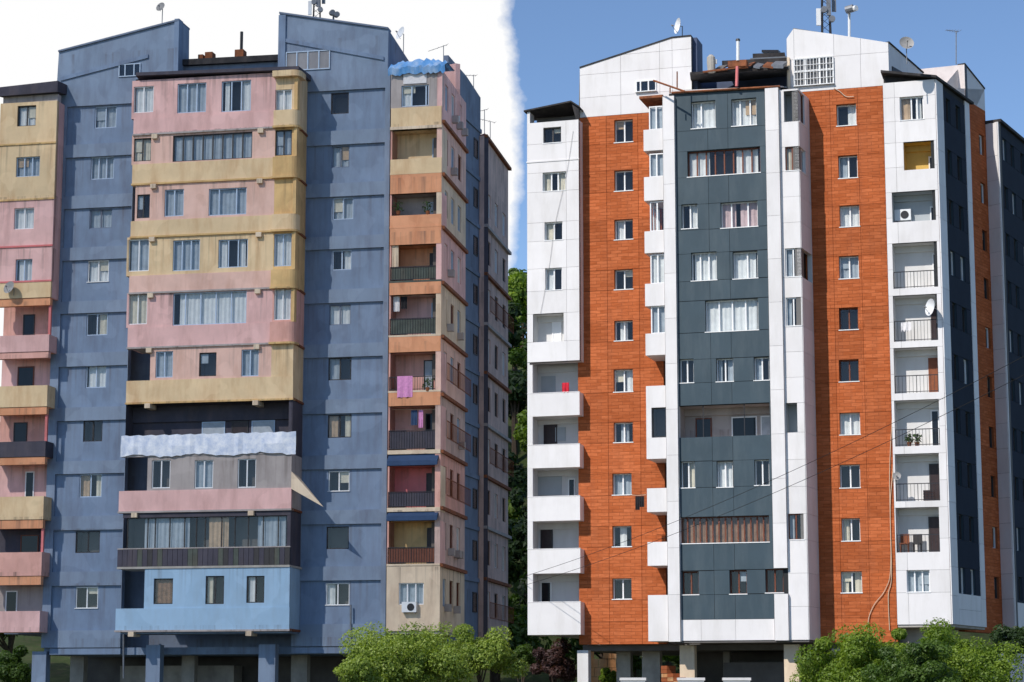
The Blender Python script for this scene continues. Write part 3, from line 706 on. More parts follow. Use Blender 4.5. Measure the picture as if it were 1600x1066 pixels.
gable_panels(OR, tl, [ZT_B, mz(980, 148), mz(980, 112), mz(980, 85), mz(980, 50)], [u_l, OR.u(970, 120), OR.u(1031, 120), OR.u(1050, 60), u_r], M['white_panel'])
MB().box(OR, *hg, .031, .036).build('gable_reveal', M['backing'], rt)
window(rt, OR.off(.13), hg, .04, [.6, 1, 1], 'frame_white', 'n', sill=True, room=0)
MB().box(OR, hg[0] + .03, hg[1] - .03, hg[2] + .03, hg[3] - .03, .036, .04).build('dark_pane', M['dark_glass'], rt)
cop = [OR.hit(*p) for p in gl[1:4]]
for i in range(2):
    a, c = cop[i], cop[i + 1]
    MB().prism(OR, [(a[0], a[1]), (a[0], a[1] + .07), (c[0], c[1] + .07), (c[0], c[1])], -1.8, .07).build('gable_coping', M['tar'], rt)
MB().box(OR, cop[0][0] - .02, cop[0][0] + .22, ZT_B - .1 + .0, cop[0][1] + .03, -1.72, -.35).build('gable_end', M['roof_blue'], rt)
# right gable
gr = [(1390, 139), (1388, 67), (1240, 44), (1229, 61), (1229, 139)]
gp2 = [OR.hit(*p) for p in gr]; gp2[0] = (gp2[0][0], ZT_D); gp2[-1] = (gp2[-1][0], ZT_D)
MB().prism(OR, gp2, -.45, 0.0).build('gable_wall', M['backing'], rt)
tr_ = sorted([OR.hit(*p) for p in gr[1:4]])
hb = OR.rect(1241, 1303, 91, 134)
gable_panels(OR, tr_, [hb[3], OR.z(1300, 40)], [tr_[0][0], tr_[1][0], OR.u(1303, 80), OR.u(1345, 80), tr_[-1][0]], M['white_panel'])
gable_panels(OR, tr_, [ZT_D, hb[3]], [hb[1], OR.u(1345, 110), tr_[-1][0]], M['white_panel'])
gable_panels(OR, tr_, [ZT_D, hb[2]], [tr_[0][0], hb[1]], M['white_panel']); gable_panels(OR, tr_, [hb[2], hb[3]], [tr_[0][0], hb[0]], M['white_panel'])
wb_ = window(rt, OR.off(.14), hb, .04, [.8, 1, .5, .5], 'frame_white', 'n', sill=True, room=0, transom=.55)
MB().box(OR, *hb, .002, .03).build('dark_pane', M['room'], rt)
mb = MB()
for i in range(13):
    u = hb[0] + (hb[1] - hb[0]) * i / 12; mb.box(OR, u - .012, u + .012, hb[2], hb[3], .12, .135)
for i in range(5):
    z = hb[2] + (hb[3] - hb[2]) * i / 4; mb.box(OR, hb[0], hb[1], z - .012, z + .012, .135, .15)
mb.build('window_grille', M['frame_white'], rt)
MB().box(OR, hb[0] - .32, hb[0] - .2, ZT_D, hb[3] + .1, .05, .18).build('downpipe', M['cream'], rt)
# side of the right gable, falling away to the back
sg = Plane(OR.P(tr_[-1][0]), plan(1442, YE * 1.05, 100))
MB().prism(sg, [(0, ZT_D - .3), (sg.L, ZT_D - .3), (sg.L, sg.z(1441, 114)), (0, tr_[-1][1])], -.3, 0).build('gable_side', M['white_panel'], rt)
MB().prism(sg, [(0, tr_[-1][1]), (sg.L, sg.z(1441, 114)), (sg.L, sg.z(1441, 114) + .07), (0, tr_[-1][1] + .07)], -.35, .05).build('gable_coping', M['tar'], rt)
r_ = (sg.L * .08, sg.L * .4, sg.z(1392, 118), sg.z(1392, 103)); MB().box(sg, *r_, .001, .04).build('louvre', M['dark_metal'], rt)
# rear block beyond: pinkish face and grey side
M['pale_pink'] = plain('pale_pink', (.76, .68, .65), .85, .08, 2, (.5, .38, .34), .5, .1)
ru0, ru1 = PG.u(1506, 101), PG.L; rz0, rz1 = PG.z(1506, 101), PG.z(1550, 148)
q1 = PG.P(ru0); q0 = (q1[0] - 2.6 * math.cos(PH), q1[1] + 2.6 * math.sin(PH)); PQ = Plane(q0, q1)
MB().prism(PQ, [(0, ZT_D - 3.5), (PQ.L, ZT_D - 3.5), (PQ.L, rz0), (0, PQ.z(1441, 108))], -.3, 0).build('rear_block_wall', M['pale_pink'], rt)
MB().prism(PG, [(ru0, zgt - 1.5), (0, zgt - 1.5), (0, zgt + .004), (ru1, zgt + .004), (ru1, rz1), (ru0 + .25, rz0), (ru0, rz0)], -.3, .028).build('rear_block_side', M['white_panel'], rt)
MB().box(PG, ru0 - .02, ru0 + .25, zgt - 1.5, rz0 + .02, .03, .06).build('corner_trim', M['dark_metal'], rt)
MB().prism(PG, [(ru0, rz0), (ru1, rz1), (ru1, rz1 + .08), (ru0, rz0 + .08)], -.35, .07).build('gable_coping', M['tar'], rt)
# roof over the corner column: a dark slab tipped to the front
zr0 = PE.z(1392, 113); zr1 = PE.z(1468, 125)
rp = [PE.P(e0 - .05, .3), PE.P(e1 + .1, .25), PF.P(PF.L + .35, .2), PF.P(PF.L, -3.2), OR.P(OR.u(1391), -.3)]
MB().plan(rp, [zr0 - .05, zet + .02, zet + .02, zet + .3, zr0], [zr0 + .07, zet + .14, zet + .14, zet + .42, zr0 + .12]).build('column_roof', M['tar'], rt)
MB().prism(PE, [(e0, zet - .02), (e1, zet - .02), (e1, zet + .03), (e0, zr0 - .05)], -.6, -.35).build('roof_cheek', M['tar'], rt)
# roof over the side bay
MB().plan([PHp.P(-.1, .15), PJ.P(.05, .2), PJ.P(PJ.L, .2), PJ.P(PJ.L, -4), PJ.P(-.6, -4), PHp.P(-.1, .1)], zht + .003, zht + .16).build('bay_roof', M['tar'], rt)
# hull of the tower behind the facades, roof deck, floor slab over the pillars
uh0, uh1 = OR.u(902), OR.u(1391) + .9
MB().plan([OR.P(a0 + .13, -1.9), OR.P(uh0 - .01, -1.9), OR.P(uh0 - .01, -13), OR.P(a0 + .13, -13)], PA.z(864, 990), za_top).build('rear_wall', M['white_wall'], rt)
MB().plan([OR.P(uh0, -1.7), OR.P(uh1, -1.7), OR.P(uh1, -13), OR.P(uh0, -13)], ZB + .02, ZT_B + .3).build('rear_wall', M['white_wall'], rt)
MB().plan([OR.P(OR.u(903), -.7), OR.P(e1 - .2, -.7), OR.P(e1 - .2, -5), OR.P(uh1, -13), OR.P(uh0, -13)], ZB - .3, ZB - .003).build('floor_slab', M['dark_concrete'], rt)
zc0 = OR.z(1150, 128)
MB().box(OR, OR.u(1080, 110), OR.u(1232, 110), ZT_B + .35, OR.z(1150, 108), -2.2, -1.9).build('setback_wall', M['roof_blue'], rt)
MB().plan([PN.P(PN.u(1058), .1), PN.P(PN.u(1228), .1), OR.P(OR.u(1229), -1.9), OR.P(OR.u(1082), -1.9)], [PN.z(1070, 143), PN.z(1220, 137), OR.z(1225, 122), OR.z(1085, 133)],
          [PN.z(1070, 141), PN.z(1220, 135), OR.z(1225, 120), OR.z(1085, 131)]).build('bay_roof', M['white_wall'], rt)
mb = MB(); ea, eb = PN.W(PN.u(1055), PN.z(1068, 145), .15), PN.W(PN.u(1228), PN.z(1225, 136), .15)
mb.tube([ea, eb], .06, 5); mb.build('eave_rail', M['rust'], rt)
for t in (.15, .3, .46, .6, .78):
    p = Vector(ea).lerp(Vector(eb), t); MB().tube([p, p + Vector((0, .8, .25))], .05, 4).build('eave_bracket', M['rust'], rt)
# rusty pipe frame reaching over the left corner
p = [at(1021, 126, 109), at(1070, 143, 108)]; MB().tube(p, .05, 5).build('awning_bar', M['rust'], rt)
for x, y0_, y1_ in ((1058, 112, 138), (1047, 137, 146)): MB().tube([at(x, y0_, 108.4), at(x, y1_, 108.4)], .035, 5).build('awning_bar', M['rust'], rt)
# jumble of sheet roofs and ducts in the middle
def sheet(pts, Y, th, mat, name='roof_sheet', dep=1.5):
    w = [at(x, y, Y) for x, y in pts]; MB().plan([(w[0].x, Y), (w[1].x, Y), (w[1].x + .3, Y + dep), (w[0].x + .3, Y + dep)], [w[0].z - th, w[1].z - th, w[1].z + .25, w[0].z + .25], [w[0].z, w[1].z, w[1].z + .35, w[0].z + .35]).build(name, mat, rt)
sheet([(1078, 113), (1232, 104)], 109.5, .12, M['tar'], dep=3)
sheet([(1098, 111), (1165, 103)], 109, .08, M['rust'])
sheet([(1128, 95), (1232, 90)], 110.5, .35, M['tar'], dep=2)
sheet([(1160, 103), (1230, 97)], 110, .28, M['dark_concrete'])
sheet([(1176, 84), (1226, 82)], 111.5, .25, M['tar'], dep=2)
sheet([(1190, 78), (1216, 78)], 112, .14, M['dark_metal'])
M['grate'] = M['grey_metal']
sheet([(1172, 91), (1228, 88)], 111, .2, M['grey_metal'])
for i in range(7):
    x = 1120 + i * 15 + random.uniform(-5, 5); y = 108 - i * 1.2
    sheet([(x, y), (x + random.uniform(8, 20), y - random.uniform(-3, 3))], 109.2 + random.uniform(-.4, .6), random.uniform(.04, .2), M[random.choice(['rust', 'tar', 'grey_metal', 'dark_concrete'])], dep=.6)
c = at(1151, 104, 109); MB().box(Plane((c.x, c.y), (c.x + 1, c.y - .3)), -.45, .5, c.z, c.z + .32, -.5, 0).build('flue_box', M['rust'], rt)
MB().tube([at(1153, 95, 109), at(1153, 63, 109)], .085, 8).build('flue_pipe', M['dish'], rt)
MB().tube([at(1153, 64, 109), at(1153, 61, 109)], [.12, .1], 8).build('flue_cap', M['dark_metal'], rt)
MB().tube([at(1151, 135, 108.3), at(1152, 104, 108.3)], .08, 6).build('red_pipe', M['pink_red'], rt)
mb = MB(); mb.tube([at(1112, 113, 109.2), at(1111, 98, 109.2), at(1111, 90, 109.2), at(1111, 86, 109.2)], [.2, .22, .21, .09], 10); mb.build('vent_cowl', M['concrete'], rt, True)
MB().tube([at(1119, 100, 109.2), at(1119, 93, 109.2)], .05, 6).build('flue_pipe', M['dish'], rt)

# ---- pillars and dark undercroft
def column(px0, px1, d, mat='concrete', wz=.55):
    pl = OR.off(d); u0, u1 = pl.u(px0, 1030), pl.u(px1, 1030)
    MB().box(pl, u0, u1, -.2, ZB - .3 + (.02 if d < 0 else .2), -wz, 0).build('column', M[mat], rt)
column(902, 919, -.15, 'white_wall'); column(963, 985, -3); column(1003, 1031, -2.2, 'concrete'); column(1062, 1085, .9, 'cream'); column(1225, 1248, 1.2, 'cream')
column(1130, 1140, -4); column(1300, 1322, -.4, 'concrete'); column(1446, 1452, -.6, 'cream', .3)
MB().plan([OR.P(OR.u(1034), -6), OR.P(OR.u(1391), -6), OR.P(OR.u(1391), -6.3), OR.P(OR.u(1034), -6.3)], 0, ZB - .3).build('undercroft_wall', M['dark_concrete'], rt)
MB().plan([OR.P(OR.u(1110), -2.2), OR.P(OR.u(1215), -2.2), OR.P(OR.u(1215), -5), OR.P(OR.u(1110), -5)], 0, OR.z(1160, 1034)).build('undercroft_partition', M['dark_concrete'], rt)
MB().plan([OR.P(OR.u(1391), -1), PF.P(PF.L * .2, -1.2), PF.P(PF.L, -2.6), OR.P(OR.u(1391), -5)], 0, zeb - .02).build('undercroft_wall', M['concrete'], rt)
MB().plan([PE.P(e0 + .02, -.03), PE.P(e1 - .03, -.03), PF.P(PF.L - .03, -.03), PF.P(PF.L, -2), OR.P(OR.u(1392), -2)], zeb - .12, zeb - .002).build('column_underside', M['concrete'], rt)

PAr, PEr, PNr, PFr = PA, PE, PN, PF

# ================================================================== the same kind of tower before repair (blue, pink, ochre)
S = 1.1; PH = .2057
O0 = (-21.5914 * S, 114.7404 * S)
OL = Plane(O0, (O0[0] + math.cos(PH), O0[1] - math.sin(PH)))
lt = root('apartment_tower', (OL.P(6, -6)[0], OL.P(6, -6)[1], 0), 'weathered apartment tower painted blue and pink with patched balconies', 'apartment building', 'two apartment towers')
zbL = OL.z(130, 1012); ztB = OL.z(150, 128); ztD = OL.z(540, 112)
RC = .16                                                     # how far the blue fields sit back from their frames
PBk = OL.off(-RC)
LB = [(148, 182, 166, 200, 2, 'f', 'frame_bluegrey'), (142, 178, 245, 280, 3, 'g', 'frame_bluegrey'), (140, 175, 327, 357, 2, 'g', 'blue_side'), (137, 170, 407, 441, 2, 'f', 'frame_white'), (135, 168, 490, 524, 2, 'r', 'frame_bluegrey'),
      (134, 166, 571, 606, 2, 'f', 'frame_bluegrey'), (130, 160, 657, 690, 2, 'n', 'frame_dark'), (124, 159, 741, 777, 2, 'b', 'frame_bluegrey'), (118, 156, 830, 864, 2, 'n', 'frame_dark'), (118, 153, 917, 951, 2, 'n', 'frame_white')]
LD = [(517, 545, 145, 178, 1, 'n', 'frame_dark'), (518, 546, 228, 262, 2, 'g', 'blue_side'), (520, 552, 309, 343, 2, 'f', 'frame_bluegrey'), (519, 549, 391, 422, 2, 'r', 'frame_bluegrey'), (514, 548, 476, 508, 2, 'f', 'blue_side'),
      (513, 549, 559, 594, 2, 'l', 'frame_dark'), (512, 549, 648, 684, 2, 'b', 'frame_dark'), (513, 546, 736, 768, 2, 'n', 'frame_white'), (510, 545, 823, 858, 1, 'n', 'frame_dark'), (509, 546, 911, 946, 2, 'l', 'frame_white')]
TB = [165, 245, 325, 406, 489, 572, 657, 740, 828, 915]; BB = [225, 305, 386, 470, 551, 636, 720, 806, 893, 985]
TD = [141, 226, 307, 389, 473, 558, 646, 733, 819, 907]; BD = [204, 286, 369, 452, 537, 624, 711, 797, 885, 975]
def blue_strip(L, T, B, px0, px1, f0, f1, zt, mx):
    u0, u1 = OL.u(px0), OL.u(px1); g0, g1 = OL.u(f0), OL.u(f1)
    hs = [PBk.rect(*q[:4]) for q in L]
    wall(lt, 'wall', PBk, u0, u1, zbL, zt, hs, M['blue_deep'], M['blue_deep'], .14)
    zprev = zbL
    edges = []
    for t, b_ in zip(T, B): edges.append((OL.z(mx, b_), OL.z(mx, t)))
    edges.sort()
    MB().box(OL, u0, g0, zbL, zt, -RC, 0).build('pilaster', M['blue'], lt)
    MB().box(OL, g1, u1, zbL, zt, -RC, 0).build('pilaster', M['blue'], lt)
    lo = zbL
    for b_, t in edges:
        MB().box(OL, g0, g1, lo, b_, -RC, -.001).build('floor_band', M['blue'], lt); lo = t
    MB().box(OL, g0, g1, lo, zt, -RC, -.001).build('floor_band', M['blue'], lt)
    for q, h in zip(L, hs): window(lt, PBk, h, .06, q[4], q[6], q[5], sill=(q[6] == 'frame_white'), room=.8)
blue_strip(LB, TB, BB, 79, 200, 92, 199, ztB, 140)
blue_strip(LD, TD, BD, 462, 606, 474, 598, ztD, 530)

# ---- left balcony column (A), every storey a different paint
DA = 1.1; QA = OL.off(DA); a0, a1 = QA.u(-14), QA.u(76)
SA = [(160, 225, 'yellow', (27, 56, 165, 197), 'win', 'frame_dark'), (225, 312, 'yellow', (25, 62, 245, 276), 'win3', 'frame_bluegrey'), (312, 385, 'pink', (22, 53, 325, 358), 'win', 'frame_white'),
      (385, 440, 'pink', (24, 50, 405, 440), 'win', 'frame_bluegrey')]
za = lambda y: QA.z(38, y)
for y0, y1, m, q, k, fr in SA:
    h = QA.rect(*q); wall(lt, 'wall', QA, a0, a1, za(y1), za(y0), [h], M[m], M[m], .15)
    window(lt, QA, h, .1, 3 if k == 'win3' else 2, fr, 'g' if k == 'win3' else random.choice('fg'), sill=False)
    MB().box(QA, a0 - .03, a1 + .03, za(y1) - .06, za(y1) + .04, .001, .07).build('ledge', M['ochre' if m == 'yellow' else 'pink_red'], lt)
MB().box(QA, a0, a1, za(466), za(440) - .06, -.15, .04).build('parapet', M['yellow'], lt)
MB().box(QA, a1 - .14, a1, za(466), za(160), -DA + .01, -.16).build('side_wall', M['pink'], lt)
OPN = [(478, 524, 550, 'pink', 'salmon', 'orange'), (560, 603, 636, 'yellow', 'pink', 'salmon'), (648, 690, 714, 'darkwall', 'salmon', 'orange'), (726, 776, 812, 'yellow', 'pink', 'orange'),
       (826, 863, 900, 'salmon', 'darkwall', 'orange'), (914, 955, 988, 'pink', 'greybrown', 'orange')]
prev = 466
bk = QA.off(-DA - .35)
for i, (yt, yp, yb, mp_, mb_, ms) in enumerate(OPN):
    # orange edge beam above, back wall, door, parapet
    MB().box(QA, a0 + .01, a1 - .03, za(yt), za(prev) - .02, -.35, -.02).build('edge_beam', M[ms], lt)
    p = MB().box(QA, a0, a1, za(yb), za(yp), -.12, .03); p.box(QA, a1 - .14, a1 - .001, za(yb), za(yp), -DA + .01, -.12, 0, 'f'); p.build('parapet', M[mp_], lt)
    MB().box(QA, a0 + .02, a1 - .15, za(yb), za(yb) + .14, -DA - .3, -.13).build('floor_slab', M[ms], lt)
    MB().box(QA, a0 + .02, QA.u(77), za(yp) - 1.0, za(prev), -DA - .5, -DA - .35).build('back_wall', M[mb_], lt)
    d = [(18, 36), (12, 38), (9, 30), (30, 44), (26, 54), (6, 24)][i]
    ud = (QA.u(d[0]), QA.u(d[1]))
    door(lt, bk, (ud[0], ud[1], za(yp) - .5, za(yt) - .25), 0., ['frame_dark', 'frame_brown', 'frame_dark', 'frame_white', 'frame_brown', 'frame_white'][i], 'dark_glass')
    if i in (0, 2, 4): MB().box(QA, a1 - .16, a1 - .02, za(yp), za(yt), -.3, -.15).build('balcony_post', M['pink_red'], lt)
    prev = yb
zq = za(160)
MB().plan([QA.P(a0 - .1, .25), QA.P(a1 + .1, .25), QA.P(a1 + .1, -DA - 1), QA.P(a0 - .1, -DA - 1)], [QA.z(8, 152), QA.z(76, 146), za(140), za(140)], [QA.z(8, 138), QA.z(76, 129), za(126), za(130)]).build('column_roof', M['darkwall'], lt)
MB().box(QA, a0 + .1, a1 - .02, zq, QA.z(40, 149), -.6, -.12).build('attic_wall', M['greybrown'], lt)

# ---- projecting bay, storey by storey
DB = 2.2; QB = OL.off(DB)
bx = lambda x: QB.u(x)
b0, b1 = bx(238), bx(424)                      # flat middle of the bay; corners are narrower loggias
zb_ = lambda y, x=320: QB.z(x, y)
# right corner: chamfered side running back to the blue wall
CH = Plane(QB.P(bx(458)), OL.P(OL.u(474)))
bl, br = bx(199), bx(458)
ST = [  # top, sill line, bottom of parapet, wall paint, parapet paint, windows
    (120, 180, 205, 'pink', 'pink', [((277, 322, 130, 176), 3, 'frame_bluegrey', 'f'), ((346, 392, 126, 174), 3, 'frame_bluegrey', 's')], (208, 240, 135, 176, 'frame_white', 'f'), (430, 456, 140, 176, 'frame_white', 'f'), 'yellow'),
    (205, 252, 283, 'pink_warm', 'yellow', [((270, 394, 209, 250), 8, 'frame_dark', 'g')], (208, 236, 216, 252, 'frame_dark', 'f'), (430, 456, 203, 243, 'frame_dark', 'g'), 'ochre'),
    (283, 341, 366, 'pink_warm', 'yellow', [((257, 287, 296, 338), 2, 'frame_bluegrey', 'g'), ((326, 385, 294, 336), [1, 1.7, 1], 'frame_bluegrey', 'g')], (213, 234, 304, 341, 'frame_dark', 'n'), None, 'ochre'),
    (366, 427, 454, 'yellow', 'pink_warm', [((270, 312, 375, 423), 3, 'frame_bluegrey', 'g'), ((341, 387, 374, 418), 3, 'frame_bluegrey', 's')], (200, 233, 374, 424, 'frame_white', 'f'), (428, 456, 365, 416, 'frame_bluegrey', 'f'), 'ochre'),
    (454, 508, 540, 'pink', 'pink', [((270, 385, 456, 507), [.8, 1, 1, 1, 1], 'frame_bluegrey', 'f')], (200, 230, 458, 507, 'frame_white', 'f'), (428, 455, 450, 500, 'frame_white', 'f'), 'salmon'),
    (540, 592, 627, 'pink_warm', 'yellow', [((243, 270, 549, 590), 2, 'frame_bluegrey', 'g'), ((311, 338, 551, 588), 1, 'frame_dark', 'n'), ((377, 404, 546, 588), 2, 'frame_bluegrey', 'g')], None, None, 'yellow'),
    (712, 765, 798, 'greybrown', 'pink', [((237, 266, 719, 763), 2, 'frame_white', 'n'), ((304, 333, 719, 763), 2, 'frame_white', 'g'), ((371, 400, 717, 762), 2, 'frame_white', 'n')], None, None, 'greybrown'),
    (886, 950, 985, 'light_blue', 'light_blue', [((240, 270, 904, 944), 1, 'frame_dark', 'w'), ((321, 350, 900, 944), [1, 1], 'frame_dark', 'l'), ((385, 413, 900, 942), [1, 1], 'frame_dark', 'l')], None, None, 'light_blue')]
def rnd(u0, u1, nf, nb, r=.45):       # plan outline with a rounded outer corner
    return [(u0, nf)] + [(u1 - r + r * math.sin(k * math.pi / 10), nf - r + r * math.cos(k * math.pi / 10)) for k in range(6)] + [(u1, nb), (u0, nb)]
for yt, ys, yb, mw, mp_, wins, cl, cr, mcr in ST:
    z1, zs, z0 = zb_(yt), zb_(ys), zb_(yb)
    closed = cl is not None
    left = bx(205) if closed else b0
    hs = [QB.rect(*w[0]) for w in wins]; hx = list(hs)
    if cl: hcl = QB.rect(*cl[:4]); hx.append(hcl)
    if cl: left = min(left, hcl[0] - .06)
    if cr: hcr = QB.rect(*cr[:4]); hx.append(hcr)
    wall(lt, 'wall', QB, left, b1 if cr or mcr != mw else br, zs, z1, hx, M[mw], M[mw], .12)
    if cr or mcr != mw:
        wall(lt, 'wall', QB, b1, br, zs, z1, hx, M[mcr], M[mcr], .12)
    for w, h in zip(wins, hs): window(lt, QB, h, .07, w[1], w[2], w[3], sill=False, room=.8)
    if cl: window(lt, QB, hcl, .07, 2, cl[4], cl[5], sill=False, room=.8)
    if cr: window(lt, QB, hcr, .07, 2, cr[4], cr[5], sill=False, room=.6)
    # parapet runs the full width and wraps both corners
    pl_ = bl - (.25 if yt > 700 else 0)
    pr_ = b1 - .05 if yt < 540 else br + .03
    if yt < 540:
        MB().plan([QB.P(*q) for q in rnd(pr_, br + .12, .22, -.5)], z0, zs).build('corner_parapet', M[['yellow', 'ochre', 'yellow', 'ochre', 'salmon'][[120, 205, 283, 366, 454].index(yt)]], lt)
        MB().plan([QB.P(*q) for q in rnd(pr_ - .04, br + .18, .29, -.5)], z0 - .08, z0 + .03).build('ledge', M['ochre'], lt)
        MB().box(QB, br - .14, br + .05, zs, z1 - .09, -.3, .1).build('corner_post', M['ochre'], lt)
    mb = MB().box(QB, pl_, pr_, z0, zs, -.14, .05); mb.box(QB, pl_, pl_ + .14, z0, zs, -DB + .02, -.14, 0, 'f'); mb.build('parapet', M[mp_], lt)
    MB().box(QB, pl_ - .03, br + .06, z0 - .07, z0 + .03, -.3, .11).build('ledge', M['ochre' if mp_ == 'yellow' else 'greybrown'], lt)
    MB().box(CH, .02, CH.L, z0, z1, -.2, 0).build('chamfer_wall', M[mcr], lt)
    MB().box(CH, .0, CH.L, z0 - .06, z0 + .06, -.2, .07).build('ledge', M['rust'], lt)
    MB().box(QB, pl_ + .14, br - .1, z0, z0 + .12, -DB + .02, -.15).build('floor_slab', M['concrete'], lt)
    if not closed:
        MB().box(QB, left - .12, left - .001, zs, z1, -DB + .02, -.01).build('corner_wall', M[mw], lt)
    else: MB().box(QB, left - .02, left + .1, zs, z1, -DB + .02, -.01).build('corner_wall', M[mw], lt)
    for x in ((234, 402) if yt < 700 else (218, 398)):
        u = QB.u(x); MB().box(QB, u - .16, u + .16, z0 - .32, z0 - .06, -.8, .22).build('beam_end', M['cream'], lt)
# storey with the dark loggia and the foil sheet
z1, zs = zb_(627), zb_(680)
r_ = (bl, br, zs, z1)
lo_ = loggia(lt, QB, (bl, br - .05, zs, z1 - .07), 1.2, 'darkwall', .9)
w_ = br - bl
for a, c, f_, l_ in ((.42, .56, 'frame_bluegrey', 'curtain_grey'), (.60, .70, 'frame_dark', 'door_dark'), (.72, .86, 'frame_bluegrey', 'curtain_grey')):
    door(lo_, QB, (bl + w_ * a, bl + w_ * c, zs, z1 - 1.0), -1.2, f_, l_)
MB().box(CH, .02, CH.L, zb_(712), z1, -.2, 0).build('chamfer_wall', M['darkwall'], lt)
mb = MB(); k = 40; prevc = None
for i in range(k + 1):
    u = bl - .2 + (br - bl + .45) * i / k; dn = .10 + random.uniform(-.04, .05) + .03 * math.sin(i * .6)
    cur = [QB.W(u, zs + .06 + .03 * math.sin(i * 2.1), .06), QB.W(u, (zs + zb_(712)) / 2, dn), QB.W(u, zb_(711) + random.uniform(-.05, .05) + .06 * math.sin(i * .45), dn * .6 + .05)]
    if prevc:
        for j in (0, 1): mb.face([prevc[j + 1], cur[j + 1], cur[j], prevc[j]])
    prevc = cur
mb.build('foil_sheet', M['foil'], lt, True)
MB().box(QB, bl - .15, br, zb_(712), zs, -.14, .03).build('parapet', M['greybrown'], lt)
# storey with the glazed dark loggia and board railing
z1, zs, z0 = zb_(798) - .08, zb_(857), zb_(885)
window(lt, QB, (bx(205), br - .05, zs, z1 - .25), .12, [1.4, .5, 1, 1, .8, .6, 1.1, .9, .9, 1, 1, .8], 'frame_dark', 'x', False, 1.0, fw=.04)
MB().box(QB, bl, br, z1 - .25, z1, -.2, 0).build('edge_beam', M['darkwall'], lt)
mb = MB()
for i in range(34):
    u = bl - .25 + (br - bl + .25) * i / 34; wv = (br - bl + .25) / 34
    MB().box(QB, u + .01, u + wv - .01, z0 + .03, zs + random.uniform(-.03, .01), -.02 + random.uniform(0, .015), .05).build('railing_board', M[random.choice(['darkwall', 'darkwall', 'frame_dark', 'green_board'])], lt)
MB().box(QB, bl - .25, br, z0 + .02, zs - .06, -.1, -.03).build('railing_frame', M['dark_metal'], lt)
MB().box(QB, bl - .25, br + .02, zs, zs + .06, -.1, .07).build('hand_rail', M['greybrown'], lt)
MB().box(CH, .02, CH.L, z0, z1, -.2, 0).build('chamfer_wall', M['darkwall'], lt)
MB().box(QB, bl - .25, br, z0 - .1, z0 + .02, -DB, .06).build('floor_slab', M['concrete'], lt)
MB().plan([QB.P(*q) for q in rnd(b1 - .1, br + .25, .4, -.8)], QB.z(440, 122), QB.z(440, 113)).build('corner_canopy', M['yellow'], lt)
for x, y0, y1, d in ((548, 945, 1008, .06), (193, 990, 1060, .3)):
    pl_ = OL.off(d); MB().tube([pl_.W(*pl_.hit(x, y0)), pl_.W(*pl_.hit(x, y1))], .05, 8).build('downpipe', M['grey_metal'], lt)
# eave of the bay and its underside
MB().plan([QB.P(bx(203), .3), QB.P(bx(462), .3), CH.P(CH.L, .2), OL.P(OL.u(215), .02)], [QB.z(208, 121), QB.z(462, 111), QB.z(462, 111), QB.z(208, 121)], [QB.z(208, 116), QB.z(462, 106), QB.z(462, 102), QB.z(208, 110)]).build('bay_eave', M['darkwall'], lt)
MB().box(QB, bl, br - .1, zb_(990), zb_(985) - .08, -DB, -.15).build('bay_underside', M['blue_deep'], lt)

# ---- right balcony column (E) and its long side
DE = 1.1; QE = OL.off(DE); e0, e1 = QE.u(607), QE.u(689)
ec = QE.P(e1); YE = ec[1]; ze = lambda y: QE.z(648, y)
EST = [  # opening top, railing/parapet top, bottom, beam above paint, back paint, front kind, front paint, door
    (202, 248, 272, 'yellow', 'yellow', 'par', 'yellow', (.72, .95, 'frame_bluegrey', 'curtain_grey')),
    (302, 336, 356, 'orange', 'greybrown', 'par', 'orange', (.62, .9, 'frame_bluegrey', 'curtain_grey')),
    (382, 416, 441, 'orange', 'orange', 'rail', 'green_board', (.68, .84, 'frame_dark', 'door_dark')),
    (460, 497, 526, 'orange', 'pink', 'rail', 'green_board', (.72, .96, 'frame_bluegrey', 'curtain_grey')),
    (550, 588, 613, 'orange', 'salmon', 'rail', None, (.58, .8, 'frame_dark', 'curtain_grey')),
    (634, 672, 706, 'orange', 'salmon', 'rail', 'darkwall', (.62, .86, 'frame_dark', 'dark_glass')),
    (728, 768, 796, 'awning_blue', 'pink_red', 'rail', 'darkwall', (.64, .94, 'frame_dark', 'door_dark')),
    (814, 855, 884, 'awning_blue', 'ochre', 'rail', 'frame_brown', (.66, .93, 'frame_dark', 'door_dark'))]
prev = 198
